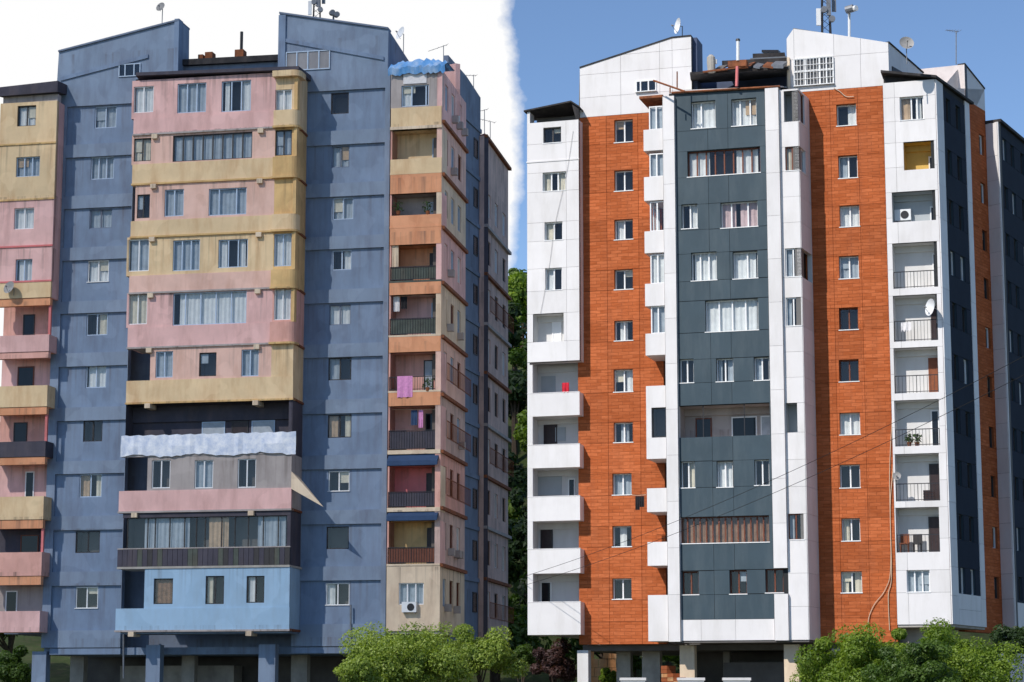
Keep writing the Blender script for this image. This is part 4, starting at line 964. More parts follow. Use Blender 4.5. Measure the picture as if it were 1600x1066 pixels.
for i, (yt, yp, yb, ms, mbk, kind, mf, d) in enumerate(EST):
    zt_, zp, zn, zprev = ze(yt), ze(yp), ze(yb), ze(prev)
    if ms == 'awning_blue':
        MB().plan([QE.P(e0 + .05, .35), QE.P(e1 - .1, .35), QE.P(e1 - .1, -.1), QE.P(e0 + .05, -.1)], [zt_, zt_, zprev - .3, zprev - .3], [zt_ + .25, zt_ + .25, zprev - .12, zprev - .12]).build('awning', M[ms], lt)
        MB().box(QE, e0, e1, zprev - .12, zprev, -1.1, .04).build('edge_beam', M['cream'], lt)
    else:
        MB().box(QE, e0 + .02, e1 - .02, zt_, zprev - .004, -.3, .03).build('edge_beam', M[ms], lt)
    lo_ = loggia(lt, QE, (e0 + .1, e1 - .3, zn + .1, zt_), 1.15, mbk, .0, -.02)
    w_ = e1 - e0
    door(lo_, QE, (e0 + w_ * d[0], e0 + w_ * d[1] - .12, zn + .1, zt_ - .3), -1.17, d[2], d[3])
    MB().box(QE, e1 - .3, e1, zn, zt_, -1.2, -.01).build('corner_post', M['pink' if i % 3 else 'cream'], lt)
    MB().box(QE, e0, e0 + .1, zn, zt_, -1.2, -.05).build('corner_post', M['salmon'], lt)
    MB().box(QE, e0, e1, zn, zn + .1, -1.2, .04).build('floor_slab', M['cream' if i > 2 else mf or 'cream'], lt)
    if kind == 'par': MB().box(QE, e0 + .01, e1 - .02, zn + .1, zp, -.14, .02).build('parapet', M[mf], lt)
    else: railing(lt, QE, e0 + .04, e1 - .3, zn + .1, zp, -.02, 'dark_metal', .14, infill=mf)
    prev = yb
# top storey under the blue tarpaulin, ground storey wall
h = QE.rect(627, 670, 133, 166)
wall(lt, 'wall', QE, e0, e1, ze(168), ze(112), [h], M['greybrown'], M['greybrown'], .12); window(lt, QE, h, .08, [1, 1.4, .3], 'frame_bluegrey', 'l', False)
MB().box(QE, e0 + .03, e1 - .03, ze(198), ze(168), -.14, .06).build('parapet', M['yellow'], lt)
MB().box(QE, e0, e1, ze(202), ze(198) + .02, -.2, .1).build('ledge', M['cream'], lt)
MB().box(QE, QE.u(627), QE.u(664), ze(131), ze(114), .02, .05).build('white_sheet', M['white_cloth'], lt)
h = QE.rect(623, 662, 911, 945)
wall(lt, 'wall', QE, e0, e1, ze(986), ze(884), [h], M['cream'], M['cream'], .12); window(lt, QE, h, .08, 3, 'frame_white', 'g', False)
mb = MB(); k = 24; prevc = None
for i in range(k + 1):
    u = e0 - .1 + (e1 - e0 + .3) * i / k; w = random.uniform(-.09, .09)
    cur = [QE.W(u, ze(113) - .15 + w, .2), QE.W(u, ze(108) + .05 + w, .3), QE.W(u, ze(100) + .12 - w + .25 * math.sin(i / k * 3.1), -.4), QE.W(u, ze(100) + .1, -2.2)]
    if prevc:
        for j in range(3): mb.face([prevc[j], cur[j], cur[j + 1], prevc[j + 1]])
    prevc = cur
mb.build('roof_tarpaulin', M['tarp_blue'], lt, True)
# long side in pink with rusty ledges and tall windows
fb = plan(727, YE * 1.058); PF = Plane(ec, fb)
zeb, zet = ze(986), ze(112)
hF = []; zfl = []
for k in range(10):
    zc = OL.z(531, LD[k][2] + 17); zfl.append(zc)
    for a, c in ((.12, .24), (.38, .52), (.66, .8)): hF.append((PF.L * a, PF.L * c, zc - .75, zc + .75))
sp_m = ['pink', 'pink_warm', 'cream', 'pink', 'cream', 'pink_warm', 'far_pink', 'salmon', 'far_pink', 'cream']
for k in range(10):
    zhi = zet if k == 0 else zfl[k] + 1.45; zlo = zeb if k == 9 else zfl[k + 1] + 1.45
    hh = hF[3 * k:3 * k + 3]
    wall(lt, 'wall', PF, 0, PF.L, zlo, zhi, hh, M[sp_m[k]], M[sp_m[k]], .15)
    if k: MB().box(PF, .0, PF.L + .05, zhi - .1, zhi + .08, .001, .16).build('ledge', M['rust'], lt)
    if k in (5, 6, 7): railing(lt, PF.off(.35), .1, PF.L - .1, zhi - 1.35 - 1.1, zhi - 1.45, 0, 'rust', .25)
    for j, h in enumerate(hh): window(lt, PF, h, .08, 2, random.choice(['frame_white', 'frame_brown', 'frame_bluegrey']), random.choice('fgnl'), False, .5)
for j in range(14):
    a = random.uniform(.1, .8) * PF.L; z = random.choice(zfl) - 1
    MB().box(PF, a, a + .35, z, z + .4, .01, .35).build('wall_box', M['greybrown'], lt)
# blue side wall, return with its shade painted dark, far pink wing
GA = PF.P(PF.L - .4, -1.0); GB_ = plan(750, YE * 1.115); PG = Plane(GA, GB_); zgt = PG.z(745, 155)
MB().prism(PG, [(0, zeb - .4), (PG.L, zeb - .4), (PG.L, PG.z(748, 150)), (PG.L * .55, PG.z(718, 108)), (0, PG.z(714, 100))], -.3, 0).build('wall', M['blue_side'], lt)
for k in range(10):
    MB().box(PG, .3, PG.L - .02, zfl[k] + 1.2, zfl[k] + 1.45, .001, .1).build('floor_band', M['blue_side'], lt)
    u = PG.L * .78; window(lt, PG, (u, u + .9, zfl[k] - .6, zfl[k] + .6), -.05, 1, 'frame_dark', 'n', False, 0)
    MB().box(PG, u + .02, u + .88, zfl[k] - .58, zfl[k] + .58, .001, .01).build('dark_pane', M['dark_glass'], lt)
HB = plan(756, GB_[1] - .4); PH_ = Plane(GB_, HB); zht = PH_.z(752, 214)
MB().box(PH_, 0, PH_.L, zeb, zht, -.3, 0).build('wall', M['darkwall'], lt)
JB = plan(797, HB[1] * 1.07); PJ = Plane(HB, JB)
for k in range(1, 10):
    zhi = zht if k == 1 else zfl[k] + 1.45; zlo = zeb if k == 9 else zfl[k + 1] + 1.45
    hh = [(PJ.L * a, PJ.L * c, zfl[k] - .75, zfl[k] + .75) for a, c in ((.12, .24), (.4, .52), (.7, .82))]
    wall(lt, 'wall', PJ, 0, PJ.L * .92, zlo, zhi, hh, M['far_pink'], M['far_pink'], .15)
    MB().box(PJ, 0, PJ.L * .94, zhi - .1, zhi + .08, .001, .2).build('ledge', M['rust' if k % 2 else 'greybrown'], lt)
    if k % 3 == 0: railing(lt, PJ.off(.4), .1, PJ.L * .9, zhi - 2.4, zhi - 1.4, 0, 'rust', .3)
    for h in hh: window(lt, PJ, h, .08, 2, random.choice(['frame_white', 'frame_dark']), random.choice('fgn'), False, .5)
MB().plan([PH_.P(-.02, .03), PJ.P(.02, .05), PJ.P(PJ.L * .92, .05), PJ.P(PJ.L * .92, -4), PJ.P(-.3, -4)], zht + .003, zht + .15).build('wing_roof', M['pink_red'], lt)
MB().box(PJ, PJ.L * .9, PJ.L * .92, zeb, zht, -4, -.01).build('end_wall', M['far_pink'], lt)

# ---- blue gables, middle roof, hull
gl = [(279, 128), (280, 33), (92, 82), (89, 128)]
gp = [OL.hit(*p) for p in gl]; gp[0] = (gp[0][0], ztB); gp[-1] = (gp[-1][0], ztB)
MB().prism(OL, gp, -1.7, 0).build('gable_wall', M['blue'], lt)
for i, (ya, yb_) in enumerate(((62, 96), (96, 128))):       # stepped bands on the gable
    pa, pb = OL.hit(255, ya + 2), OL.hit(95, ya + 58 if i == 0 else 128)
pa, pb = OL.hit(232, 88), OL.hit(95, 124); MB().prism(OL, [(pb[0], pb[1] - .12), (pa[0], pa[1] - .12), (pa[0], pa[1] + .1), (pb[0], pb[1] + .1)], .001, .09).build('gable_band', M['blue_deep'], lt)
c0_, c1_ = gp[1], gp[2]
MB().prism(OL, [c0_, (c0_[0], c0_[1] + .1), (c1_[0], c1_[1] + .1), c1_], -1.8, .12).build('gable_coping', M['blue_side'], lt)
MB().box(OL, c0_[0] - .25, c0_[0] + .03, ztB, c0_[1] + .12, -.6, .1).build('gable_end', M['blue_deep'], lt)
hg = OL.rect(186, 220, 100, 120); window(lt, OL.off(.12), hg, .05, [1, 1.4, 1], 'frame_bluegrey', 'n', False, 0); MB().box(OL, *hg, .002, .02).build('dark_pane', M['dark_glass'], lt)
gr = [(605, 112), (607, 46), (437, 22), (437, 112)]
g2 = [OL.hit(*p) for p in gr]; g2[0] = (g2[0][0], ztD); g2[-1] = (g2[-1][0], ztD)
MB().prism(OL, g2, -.5, 0).build('gable_wall', M['blue'], lt)
pa, pb = OL.hit(600, 92), OL.hit(446, 64); MB().prism(OL, [(pb[0], pb[1] - .1), (pa[0], pa[1] - .1), (pa[0], pa[1] + .12), (pb[0], pb[1] + .12)], .001, .09).build('gable_band', M['blue_deep'], lt)
c0_, c1_ = g2[1], g2[2]
MB().prism(OL, [c1_, c0_, (c0_[0], c0_[1] + .1), (c1_[0], c1_[1] + .1)], -.6, .12).build('gable_coping', M['blue_side'], lt)
MB().box(OL, c1_[0] - .02, c1_[0] + .4, ztD, c1_[1] - .1, .001, .12).build('gable_end', M['blue_deep'], lt)
hg = OL.rect(447, 516, 80, 110); window(lt, OL.off(.12), hg, .05, [1, 1, 1, 1], 'frame_bluegrey', 'n', False, 0); MB().box(OL, *hg, .002, .02).build('dark_pane', M['greybrown'], lt)
sg = Plane(OL.P(g2[1][0]), plan(642, YE * 1.055, 90))
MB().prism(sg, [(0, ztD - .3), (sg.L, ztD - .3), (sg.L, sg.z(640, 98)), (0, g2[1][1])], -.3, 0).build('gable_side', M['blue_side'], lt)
q0 = plan(665, YE * 1.06, 105); q1 = plan(712, YE * 1.035, 100); PQ = Plane(q0, q1)
MB().prism(PQ, [(0, ztD - 2), (PQ.L, ztD - 2), (PQ.L, PQ.z(712, 99)), (0, PQ.z(668, 108))], -.3, 0).build('rear_block_wall', M['pink'], lt)
uh0, uh1 = OL.u(78), OL.u(606) + .8
MB().plan([OL.P(QA.u(-14), -2), OL.P(uh0 - .01, -2), OL.P(uh0 - .01, -14), OL.P(QA.u(-14), -14)], QA.z(38, 988), QA.z(38, 160)).build('rear_wall', M['blue_side'], lt)
MB().plan([OL.P(uh0, -1.8), OL.P(uh1, -1.8), OL.P(uh1, -14), OL.P(uh0, -14)], zbL + .02, ztB + .2).build('rear_wall', M['blue_side'], lt)
MB().plan([OL.P(OL.u(79), -.45), OL.P(uh1, -.45), OL.P(uh1, -6), OL.P(uh0, -14)], zbL - .4, zbL - .003).build('floor_slab', M['blue_deep'], lt)
MB().box(OL, OL.u(268, 95), OL.u(440, 95), ztB, OL.z(350, 90), -1.2, -.9).build('setback_wall', M['blue_side'], lt)
mz_ = lambda x, y: at(x, y, OL.P(OL.u(x), -.5)[1])
def slab_px(x0, x1, y0, y1, th, dn0, dn1, mat, name):
    u0, u1 = OL.u(x0, y0), OL.u(x1, y0); z0, z1 = OL.z(x0, y0), OL.z(x1, y1)
    MB().prism(OL, [(u0, z0 - th), (u1, z1 - th), (u1, z1), (u0, z0)], dn0, dn1).build(name, mat, lt)
slab_px(266, 440, 89, 80, .35, -3, -.6, M['tar'], 'roof_sheet'); slab_px(285, 440, 84, 76, .2, -4, -3, M['tar'], 'roof_sheet'); slab_px(375, 436, 73, 70, .25, -4, -3.2, M['roof_blue'], 'roof_sheet')
for x, w_, y0, y1 in ((303, 6, 85, 72), (290, 4, 84, 76), (352, 7, 82, 68)): MB().box(OL, OL.u(x - w_), OL.u(x + w_), OL.z(x, y0), OL.z(x, y1), -1.9, -1.3).build('chimney_block', M['rust'], lt)
c = OL.W(OL.u(353), OL.z(353, 70), -1.6); MB().tube([c, (c[0], c[1], OL.z(353, 38))], .09, 8).build('flue_pipe', M['dark_metal'], lt)
# ---- pillars and undercroft
def column2(px0, px1, d, mat, zt=zbL):
    pl = OL.off(d); u0, u1 = pl.u(px0, 1030), pl.u(px1, 1030)
    MB().box(pl, u0, u1, -.2, zt - .2, -.6, 0).build('column', M[mat], lt)
column2(50, 72, -.1, 'blue'); column2(110, 131, -3.5, 'concrete'); column2(228, 250, .9, 'blue', zbL + .3); column2(284, 304, -3.5, 'concrete'); column2(404, 430, .9, 'blue', zbL + .3); column2(455, 480, -3, 'concrete')
MB().plan([OL.P(OL.u(75), -7), OL.P(uh1, -7), OL.P(uh1, -7.3), OL.P(OL.u(75), -7.3)], 0, zbL - .4).build('undercroft_wall', M['dark_concrete'], lt)
MB().plan([OL.P(OL.u(150), -5), OL.P(OL.u(330), -5), OL.P(OL.u(330), -6.5), OL.P(OL.u(150), -6.5)], 0, OL.z(240, 1038)).build('undercroft_partition', M['concrete'], lt)
MB().plan([QE.P(e0, -.1), QE.P(e1 - .05, -.1), PF.P(PF.L - .05, -.05), PF.P(PF.L, -2.5), OL.P(OL.u(606), -2.5)], zeb - .15, zeb - .002).build('column_underside', M['concrete'], lt)
MB().box(OL, OL.u(92), OL.u(200), zbL - .38, zbL - .05, -.4, -.05).build('edge_beam', M['blue_deep'], lt)
MB().box(OL, OL.u(462), OL.u(600), zbL - .38, zbL - .05, -.4, -.05).build('edge_beam', M['blue_deep'], lt)

QEl, QBl = QE, QB
QAl = QA

# ================================================================== things fixed to or lying about the towers
ORG = Vector((0, 0, 0))
def thing(name, loc, label, cat, group=None): return root(name, loc, label, cat, group)
def dish(c, r, face, base, label, mat='dish', group=None, squash=1.0):
    c = Vector(c); f = Vector(face).normalized(); t = thing('satellite_dish', base, label, 'satellite dish', group)
    a = f.orthogonal().normalized(); b = f.cross(a); mb = MB(); rings = []
    for i in range(5):
        q = i / 4; rr = r * q; dz = .32 * r * q * q
        rings.append([c + (a * math.cos(k * math.pi / 9) + b * math.sin(k * math.pi / 9)) * rr + f * dz for k in range(18)])
    for i in range(4):
        for k in range(18):
            k2 = (k + 1) % 18; mb.face([rings[i][k], rings[i][k2], rings[i + 1][k2], rings[i + 1][k]])
    mb.build('reflector', M[mat], t, True)
    MB().tube([c - f * .02 - Vector((0, 0, r * .9)) + f * .3 * r, c + f * r * 1.1 - Vector((0, 0, .1 * r))], .014, 5).build('feed_arm', M['grey_metal'], t)
    p = c + f * r * 1.1 - Vector((0, 0, .1 * r)); MB().tube([p, p - f * .14], [.04, .035], 8).build('feed_horn', M['dish_grey'], t)
    MB().tube([c - f * .05, Vector((base[0], base[1], c.z)) - f * .02, Vector(base)], .025, 6).build('mount_pole', M['grey_metal'], t)
    return t
# roof dishes on the renovated tower
c = Vector(OR.W(OR.u(1058, 36), OR.z(1058, 36), -.6)); dish(c, .42, (-.95, -.3, .12), OR.W(OR.u(1062, 57), OR.z(1062, 59) - .2, -.6), 'white satellite dish on the left white gable of the renovated tower')
c = Vector(sg0.W(*sg0.hit(1416, 69), -.2)) if False else at(1416, 69, 105.5); dish(c, .36, (.05, -1, .35), at(1417, 100, 105.5), 'round grey satellite dish on the sloping right gable side of the renovated tower', 'dish_grey')
c = Vector(PEr.W(*PEr.hit(1458, 483), .4)); dish(c, .42, (-.92, -.36, .12), PEr.W(PEr.u(1464, 500), PEr.z(1464, 505), .0), 'white satellite dish on the balcony edge of the right white column')
c = Vector(PEr.W(*PEr.hit(1402, 745), .15)); dish(c, .2, (-.2, -1, .3), PEr.W(PEr.u(1400, 760), PEr.z(1400, 762), -.05), 'small grey satellite dish beside the beige cables on a balcony', 'dish_grey')
# yagi antennas
def yagi(px, py0, py1, Y, spread, label, tilt=0., n=6, boom=None):
    b, tp = at(px, py1, Y), at(px, py0, Y); t = thing('roof_antenna', b, label, 'antenna', 'roof antennas')
    MB().tube([b, tp], .025, 6).build('mast_pole', M['grey_metal'], t)
    d = Vector((math.cos(tilt), .35, math.sin(tilt))).normalized(); L = boom or spread
    q0, q1 = tp - d * L * .8, tp + d * L * .2; MB().tube([q0, q1], .015, 5).build('boom', M['grey_metal'], t)
    for i in range(n):
        p = q0.lerp(q1, i / (n - 1)); w = .12 + .2 * i / n; s_ = Vector((-.3, 1, 0)).normalized() * w
        MB().tube([p - s_, p + s_], .008, 4).build('element', M['grey_metal'], t)
yagi(1494, 49, 101, 107, .7, 'thin antenna on the pinkish rear block of the renovated tower')
# telecom masts
def mast(px, py0, py1, Y, w, label, hv=True):
    b = at(px, py1, Y); tz = at(px, py0, Y).z; t = thing('telecom_mast', b, label, 'mast', 'telecom masts')
    cs = [(-w, -w), (w, -w), (w, w), (-w, w)]
    for x, y in cs: MB().tube([(b.x + x, b.y + y, b.z - .5), (b.x + x * .8, b.y + y * .8, tz)], .035, 5).build('leg', M['dark_metal'], t)
    k = int((tz - b.z) / .35)
    mb = MB()
    for i in range(k):
        for j in range(4):
            x0, y0 = cs[j]; x1, y1 = cs[(j + 1) % 4]
            z0 = b.z + i * .35; MB.tube(mb, [(b.x + x0 * .9, b.y + y0 * .9, z0), (b.x + x1 * .9, b.y + y1 * .9, z0 + .35)], .016, 4)
    o = mb.build('lattice', M['dark_metal'], t); o['kind'] = 'stuff'
    if hv:
        for x, y, h, dy in ((-.42, -.3, .9, .2), (.1, -.42, 1.2, .7), (.42, -.1, 1.0, 1.0)):
            MB().box(Plane((b.x + x, b.y + y), (b.x + x + 1, b.y + y)), -.11, .11, b.z + dy, b.z + dy + h, -.1, 0).build('sector_panel', M['dish' if x < 0 else 'grey_metal'], t)
        for x, z in ((.25, .5), (-.15, 1.0)):
            MB().tube([(b.x + x, b.y - .3, b.z + z), (b.x + x, b.y - .5, b.z + z)], .17, 10).build('drum', M['grey_metal'], t)
    return t
mast(1291, -12, 48, 112, .22, 'lattice telecom mast with sector panels above the right white gable')
b = at(1327, 80, 112); t = thing('telecom_mast', b, 'slim grey pole with a white drum behind the right white gable', 'mast', 'telecom masts')
MB().tube([b, at(1327, 12, 112)], .07, 8).build('mast_pole', M['dish'], t)
p = at(1322, 16, 111.8); MB().tube([p, p + Vector((.35, -.2, .05))], .2, 10).build('drum', M['grey_metal'], t)
p = at(1331, 15, 111.7); MB().tube([p, p + Vector((.2, -.25, 0))], .15, 10).build('drum', M['dish'], t)
# the old tower's roof
mast(495, -14, 30, 137, .22, 'lattice telecom mast above the right blue gable')
b = at(521, 40, 137); t = thing('telecom_mast', b, 'short pole with two grey drums behind the right blue gable', 'mast', 'telecom masts')
MB().tube([b, at(521, 18, 137)], .06, 8).build('mast_pole', M['grey_metal'], t)
for x, y in ((518, 21), (525, 24)):
    p = at(x, y, 136.8); MB().tube([p, p + Vector((.1, -.25, 0))], .18, 10).build('drum', M['grey_metal'], t)
c = at(628, 53, 131); dish(c, .42, (-.75, -.5, .3), at(630, 100, 131), 'white satellite dish on the sloping right gable side of the blue tower', 'dish')
c = at(252, 12, 128.5); dish(c, .3, (-.4, -.8, .3), at(253, 42, 128.5), 'grey satellite dish on the left blue gable', 'dish_grey')
for i, (px, y0, y1, Y, L, tl, lb) in enumerate([(693, 72, 120, 131, 1.3, .45, 'antenna with a long tilted boom beside the blue tarpaulin'), (740, 118, 160, 137, .9, .1, 'low antenna on the blue side wall of the old tower'),
        (766, 190, 240, 138, 1.6, -.15, 'antenna with a level boom on the far pink wing'), (757, 172, 235, 138, 1.1, .35, 'antenna with a rising boom on the far pink wing')]):
    yagi(px, y0, y1, Y, L, lb, tl, 5)
# cables down the edge of the right column
def cable(name, pts, r, mat, label, cat='cable', group=None):
    t = MB(); P = [Vector(p) for p in pts]; path = []
    for i in range(len(P) - 1):
        a, b_, c, d = P[max(i - 1, 0)], P[i], P[i + 1], P[min(i + 2, len(P) - 1)]
        for k in range(6):
            s = k / 6; path.append(.5 * ((2 * b_) + (c - a) * s + (2 * a - 5 * b_ + 4 * c - d) * s * s + (3 * b_ - a - 3 * c + d) * s ** 3))
    path.append(P[-1]); t.tube(path, r, 5)
    o = t.build(name, M[mat], None, True, org=P[0]); return tag(o, label, cat, group)
PO = OR.off(.1)
cable('wall_cable', [PO.W(*PO.hit(x, y)) for x, y in ((1391, 330), (1392, 520), (1394, 640), (1396, 720), (1391, 790), (1393, 900), (1388, 930), (1390, 985))], .022, 'cable_beige', 'beige cable running straight down between brick cladding and white column', 'cable', 'beige wall cables')
cable('wall_cable', [PO.W(*PO.hit(x, y)) for x, y in ((1395, 640), (1390, 740), (1392, 880), (1384, 920), (1366, 945), (1357, 968), (1358, 990))], .02, 'cable_beige', 'beige cable swinging out in a loop over the orange brick cladding', 'cable', 'beige wall cables')
cable('wall_cable', [PO.W(*PO.hit(x, y)) for x, y in ((1303, 138), (1312, 143), (1322, 151), (1334, 151))], .02, 'cable_beige', 'short beige cable drooping from the barred attic window', 'cable', 'beige wall cables')
# power lines
for i, (ya, yb, lb) in enumerate(((900, 536, 'upper black power cable crossing in front of the renovated tower'), (914, 566, 'lower black power cable crossing in front of the renovated tower'))):
    A_ = Vector(PAr.W(PAr.u(823, ya), PAr.z(823, ya), .06)); B_ = at(1640, yb, 72)
    pts = []
    for k in range(9):
        s = k / 8; p = A_.lerp(B_, s); p.z -= 1.1 * 4 * s * (1 - s) * .5; pts.append(p)
    cable('power_cable', pts, .011, 'cable', lb, 'cable', 'power cables')
cable('wall_cable', [PAr.W(*PAr.hit(x, y), .07) for x, y in ((896, 205), (885, 275), (868, 350), (858, 420), (845, 490))], .008, 'dish_grey', 'thin grey cable slanting down the left white column', 'cable')
# laundry, rugs, plants and furniture on the balconies
def cloth(name, pl, r, n, mat, label, cat, group=None, amp=.03, cut=0.):
    u0, u1, z0, z1 = r; mb = MB(); prev = None; k = 10
    for i in range(k + 1):
        u = u0 + (u1 - u0) * i / k; a = n + amp * math.sin(i * 1.3 + u0); zz = z0 + cut * (abs(math.sin(i * 1.1)))
        cur = [pl.W(u, z1, n), pl.W(u, (zz + z1) / 2, a), pl.W(u, zz, a * 1.2 - n * .2)]
        if prev:
            for j in (0, 1): mb.face([prev[j + 1], cur[j + 1], cur[j], prev[j]])
        prev = cur
    base = pl.W((u0 + u1) / 2, z0, n); o = mb.build(name, M[mat], None, True, org=base); return tag(o, label, cat, group)
r_ = PNr.rect(992, 999, 775, 798); cloth('hanging_laundry', PNr, r_, -.1, 'dark_cloth', 'black trousers on the washing line by the white corner balcony', 'laundry', 'black laundry', .02, .06)
r_ = PNr.rect(999, 1006, 775, 793); cloth('hanging_laundry', PNr, r_, -.1, 'dark_cloth', 'black shirt on the washing line by the white corner balcony', 'laundry', 'black laundry', .02, .04)
cable('washing_line', [PNr.W(*PNr.hit(x, y), -.1) for x, y in ((984, 773), (995, 774), (1009, 773))], .012, 'cable_beige', 'short washing line stretched from the white corner balcony', 'washing line')
r_ = PAr.rect(878, 889, 598, 615); cloth('red_jacket', PAr, r_, -.02, 'red_cloth', 'red jacket hung over the top open balcony of the left white column', 'jacket', None, .03, .05)
r_ = PEr.rect(1408, 1424, 504, 520); cloth('hanging_towel', PEr, r_, .02, 'white_cloth', 'pale towel hung on the railing below the white satellite dish', 'towel', None, .03, .15)
r_ = QEl.rect(621, 645, 588, 622); cloth('hanging_sheet', QEl, r_, .07, 'pink_cloth', 'pink sheet hung over a balcony railing of the old tower', 'sheet', None, .03, .05)
r_ = QEl.rect(607, 619, 382, 417); cloth('hanging_sheet', QEl, (r_[0] + .1, r_[1] + .1, r_[2], r_[3]), -.1, 'cream', 'cream curtain hung in the orange balcony of the old tower', 'curtain', None, .03)
def potted(pl, u, z, n, h, label, group, mat='plant', cnt=90, potm='rust'):
    b = pl.W(u, z, n); t = thing('potted_plant', b, label, 'plant', group)
    MB().tube([(b[0], b[1], b[2]), (b[0], b[1], b[2] + .2)], [.09, .12], 8).build('pot', M[potm], t)
    mb = MB()
    for i in range(cnt):
        a = random.uniform(0, 6.28); rr = random.uniform(0, h * .6); zz = b[2] + .2 + random.uniform(0, h); s = .09
        c = Vector((b[0] + rr * math.cos(a), b[1] + rr * math.sin(a) * .6, zz)); d1 = Vector((random.uniform(-1, 1), random.uniform(-1, 1), random.uniform(-1, 1))) * s; d2 = Vector((random.uniform(-1, 1), random.uniform(-1, 1), random.uniform(-1, 1))) * s
        mb.face([c - d1, c + d2 * .5, c + d1, c - d2 * .5])
    o = mb.build('leaves', M[mat], t); o['kind'] = 'stuff'
for x, y, lb in ((1420, 697, 'dark bushy potted plant beside another on a railed white balcony'), (1432, 697, 'potted plant at the middle of a railed white balcony')):
    potted(PEr, PEr.u(x, y), PEr.z(x, y) + .01, -.25, .4, lb, 'plants on the renovated balcony')
for x, y, n_, lb in ((622, 336, -.05, 'dark potted plant on the orange balcony parapet of the old tower'), (668, 336, -.05, 'dark potted plant by the window of the orange balcony of the old tower'), (668, 612, .0, 'leafy potted plant beside the pink hanging sheet')):
    potted(QEl, QEl.u(x, y), QEl.z(x, y) + .03, n_, .5, lb, 'plants on the old balconies', 'plant', 70)
def chair(pl, u, z, n, label, mat):
    b = pl.W(u, z, n); t = thing('balcony_chair', b, label, 'chair', 'balcony chairs'); p = Plane((b[0], b[1]), (b[0] + pl.e[0], b[1] + pl.e[1]))
    MB().box(p, -.22, .22, z + .4, z + .45, -.22, .22).build('seat', M[mat], t); MB().box(p, -.22, .22, z + .45, z + .9, -.22, -.18).build('backrest', M[mat], t)
    for x in (-.2, .16):
        for y in (-.2, .16): MB().box(p, x, x + .04, z, z + .4, y, y + .04).build('leg', M[mat], t)
chair(PEr, PEr.u(1412, 862), PEr.z(1412, 863) + .01, -.4, 'brown wooden chair at the left of the lowest railed balcony', 'door_brown')
chair(PEr, PEr.u(1432, 862), PEr.z(1432, 863) + .01, -.45, 'dark chair at the middle of the lowest railed balcony', 'frame_dark')
u_, z_ = PEr.hit(1450, 782); b = PEr.W(u_, z_, -.3); t = thing('storage_crate', b, 'dark crate on the balcony above the two chairs', 'crate')
for i in range(4): MB().box(PEr, u_ - .25, u_ + .25, z_ + .02 + i * .13, z_ + .13 + i * .13, -.5, -.3 + .0).build('slat', M['door_dark'], t)
MB().box(PEr, u_ - .23, u_ + .23, z_ + .01, z_ + .5, -.49, -.32).build('liner', M['frame_brown'], t)
def aircon(pl, px, py, n, label):
    u, z = pl.hit(px, py); t = thing('air_conditioner', pl.W(u, z, n), label, 'air conditioner', 'air conditioners')
    MB().box(pl, u - .4, u + .4, z, z + .55, n, n + .3).build('case', M['dish'], t)
    c = Vector(pl.W(u + .1, z + .27, n + .3)); f = Vector((pl.n[0], pl.n[1], 0)); MB().tube([c, c + f * .02], .2, 14).build('fan_grille', M['dark_metal'], t)
    for s_ in (-.3, .3): MB().box(pl, u + s_ - .02, u + s_ + .02, z - .05, z, n - .02 if n > .1 else n, n + .28).build('bracket', M['grey_metal'], t)
aircon(QEl, 641, 957, .01, 'white air conditioner under the lowest cream window of the old tower')
aircon(PEr, 1408, 340, -.95, 'white air conditioner inside the grey loggia below the yellow one')
c = Vector(QAl.W(*QAl.hit(20, 452), .35)); dish(c, .38, (-.5, -.8, .3), QAl.W(QAl.u(22, 462), QAl.z(22, 462), .04), 'grey satellite dish on the upper yellow parapet of the old tower', 'dish_grey')
for i, (x0, x1, y0, y1, m_, lb) in enumerate(((612, 622, 462, 486, 'white_cloth', 'white shirt drying above the upper dark green railing'), (624, 634, 462, 482, 'dark_cloth', 'black shirt drying above the upper dark green railing'), (640, 650, 640, 664, 'awning_blue', 'blue shirt drying in the salmon balcony'), (652, 659, 640, 668, 'pink_cloth', 'pink towel drying in the salmon balcony'))):
    cloth('hanging_laundry', QEl, QEl.rect(x0, x1, y0, y1), -.3, m_, lb, 'laundry', 'laundry on the old balconies', .02, .03)
for y, x0, x1, lb in ((461, 609, 678, 'washing line in the upper dark green railed balcony'), (639, 609, 678, 'washing line in the salmon balcony')):
    cable('washing_line', [QEl.W(QEl.u(x, y), QEl.z(x, y), -.3) for x in (x0, (x0 + x1) / 2, x1)], .01, 'cable_beige', lb, 'washing line', 'washing lines')
# lean-to sheet poking out from the old tower's bay
A_, B_, C_ = QBl.W(QBl.u(459), QBl.z(459, 737), .1), QBl.W(QBl.u(459), QBl.z(459, 764), .1), QBl.W(QBl.u(511), QBl.z(511, 793), .3)
D_ = QBl.W(QBl.u(462), QBl.z(462, 742), -.9)
mb = MB(); off = Vector((0, 0, .04))
for tri in ((A_, B_, C_), (A_, C_, D_), (B_, D_, C_), (A_, D_, B_)): mb.face(tri)
tag(mb.build('canvas_awning', M['cream'], None, org=B_), 'cream triangular canvas awning poking out from the grey storey of the bay', 'awning')

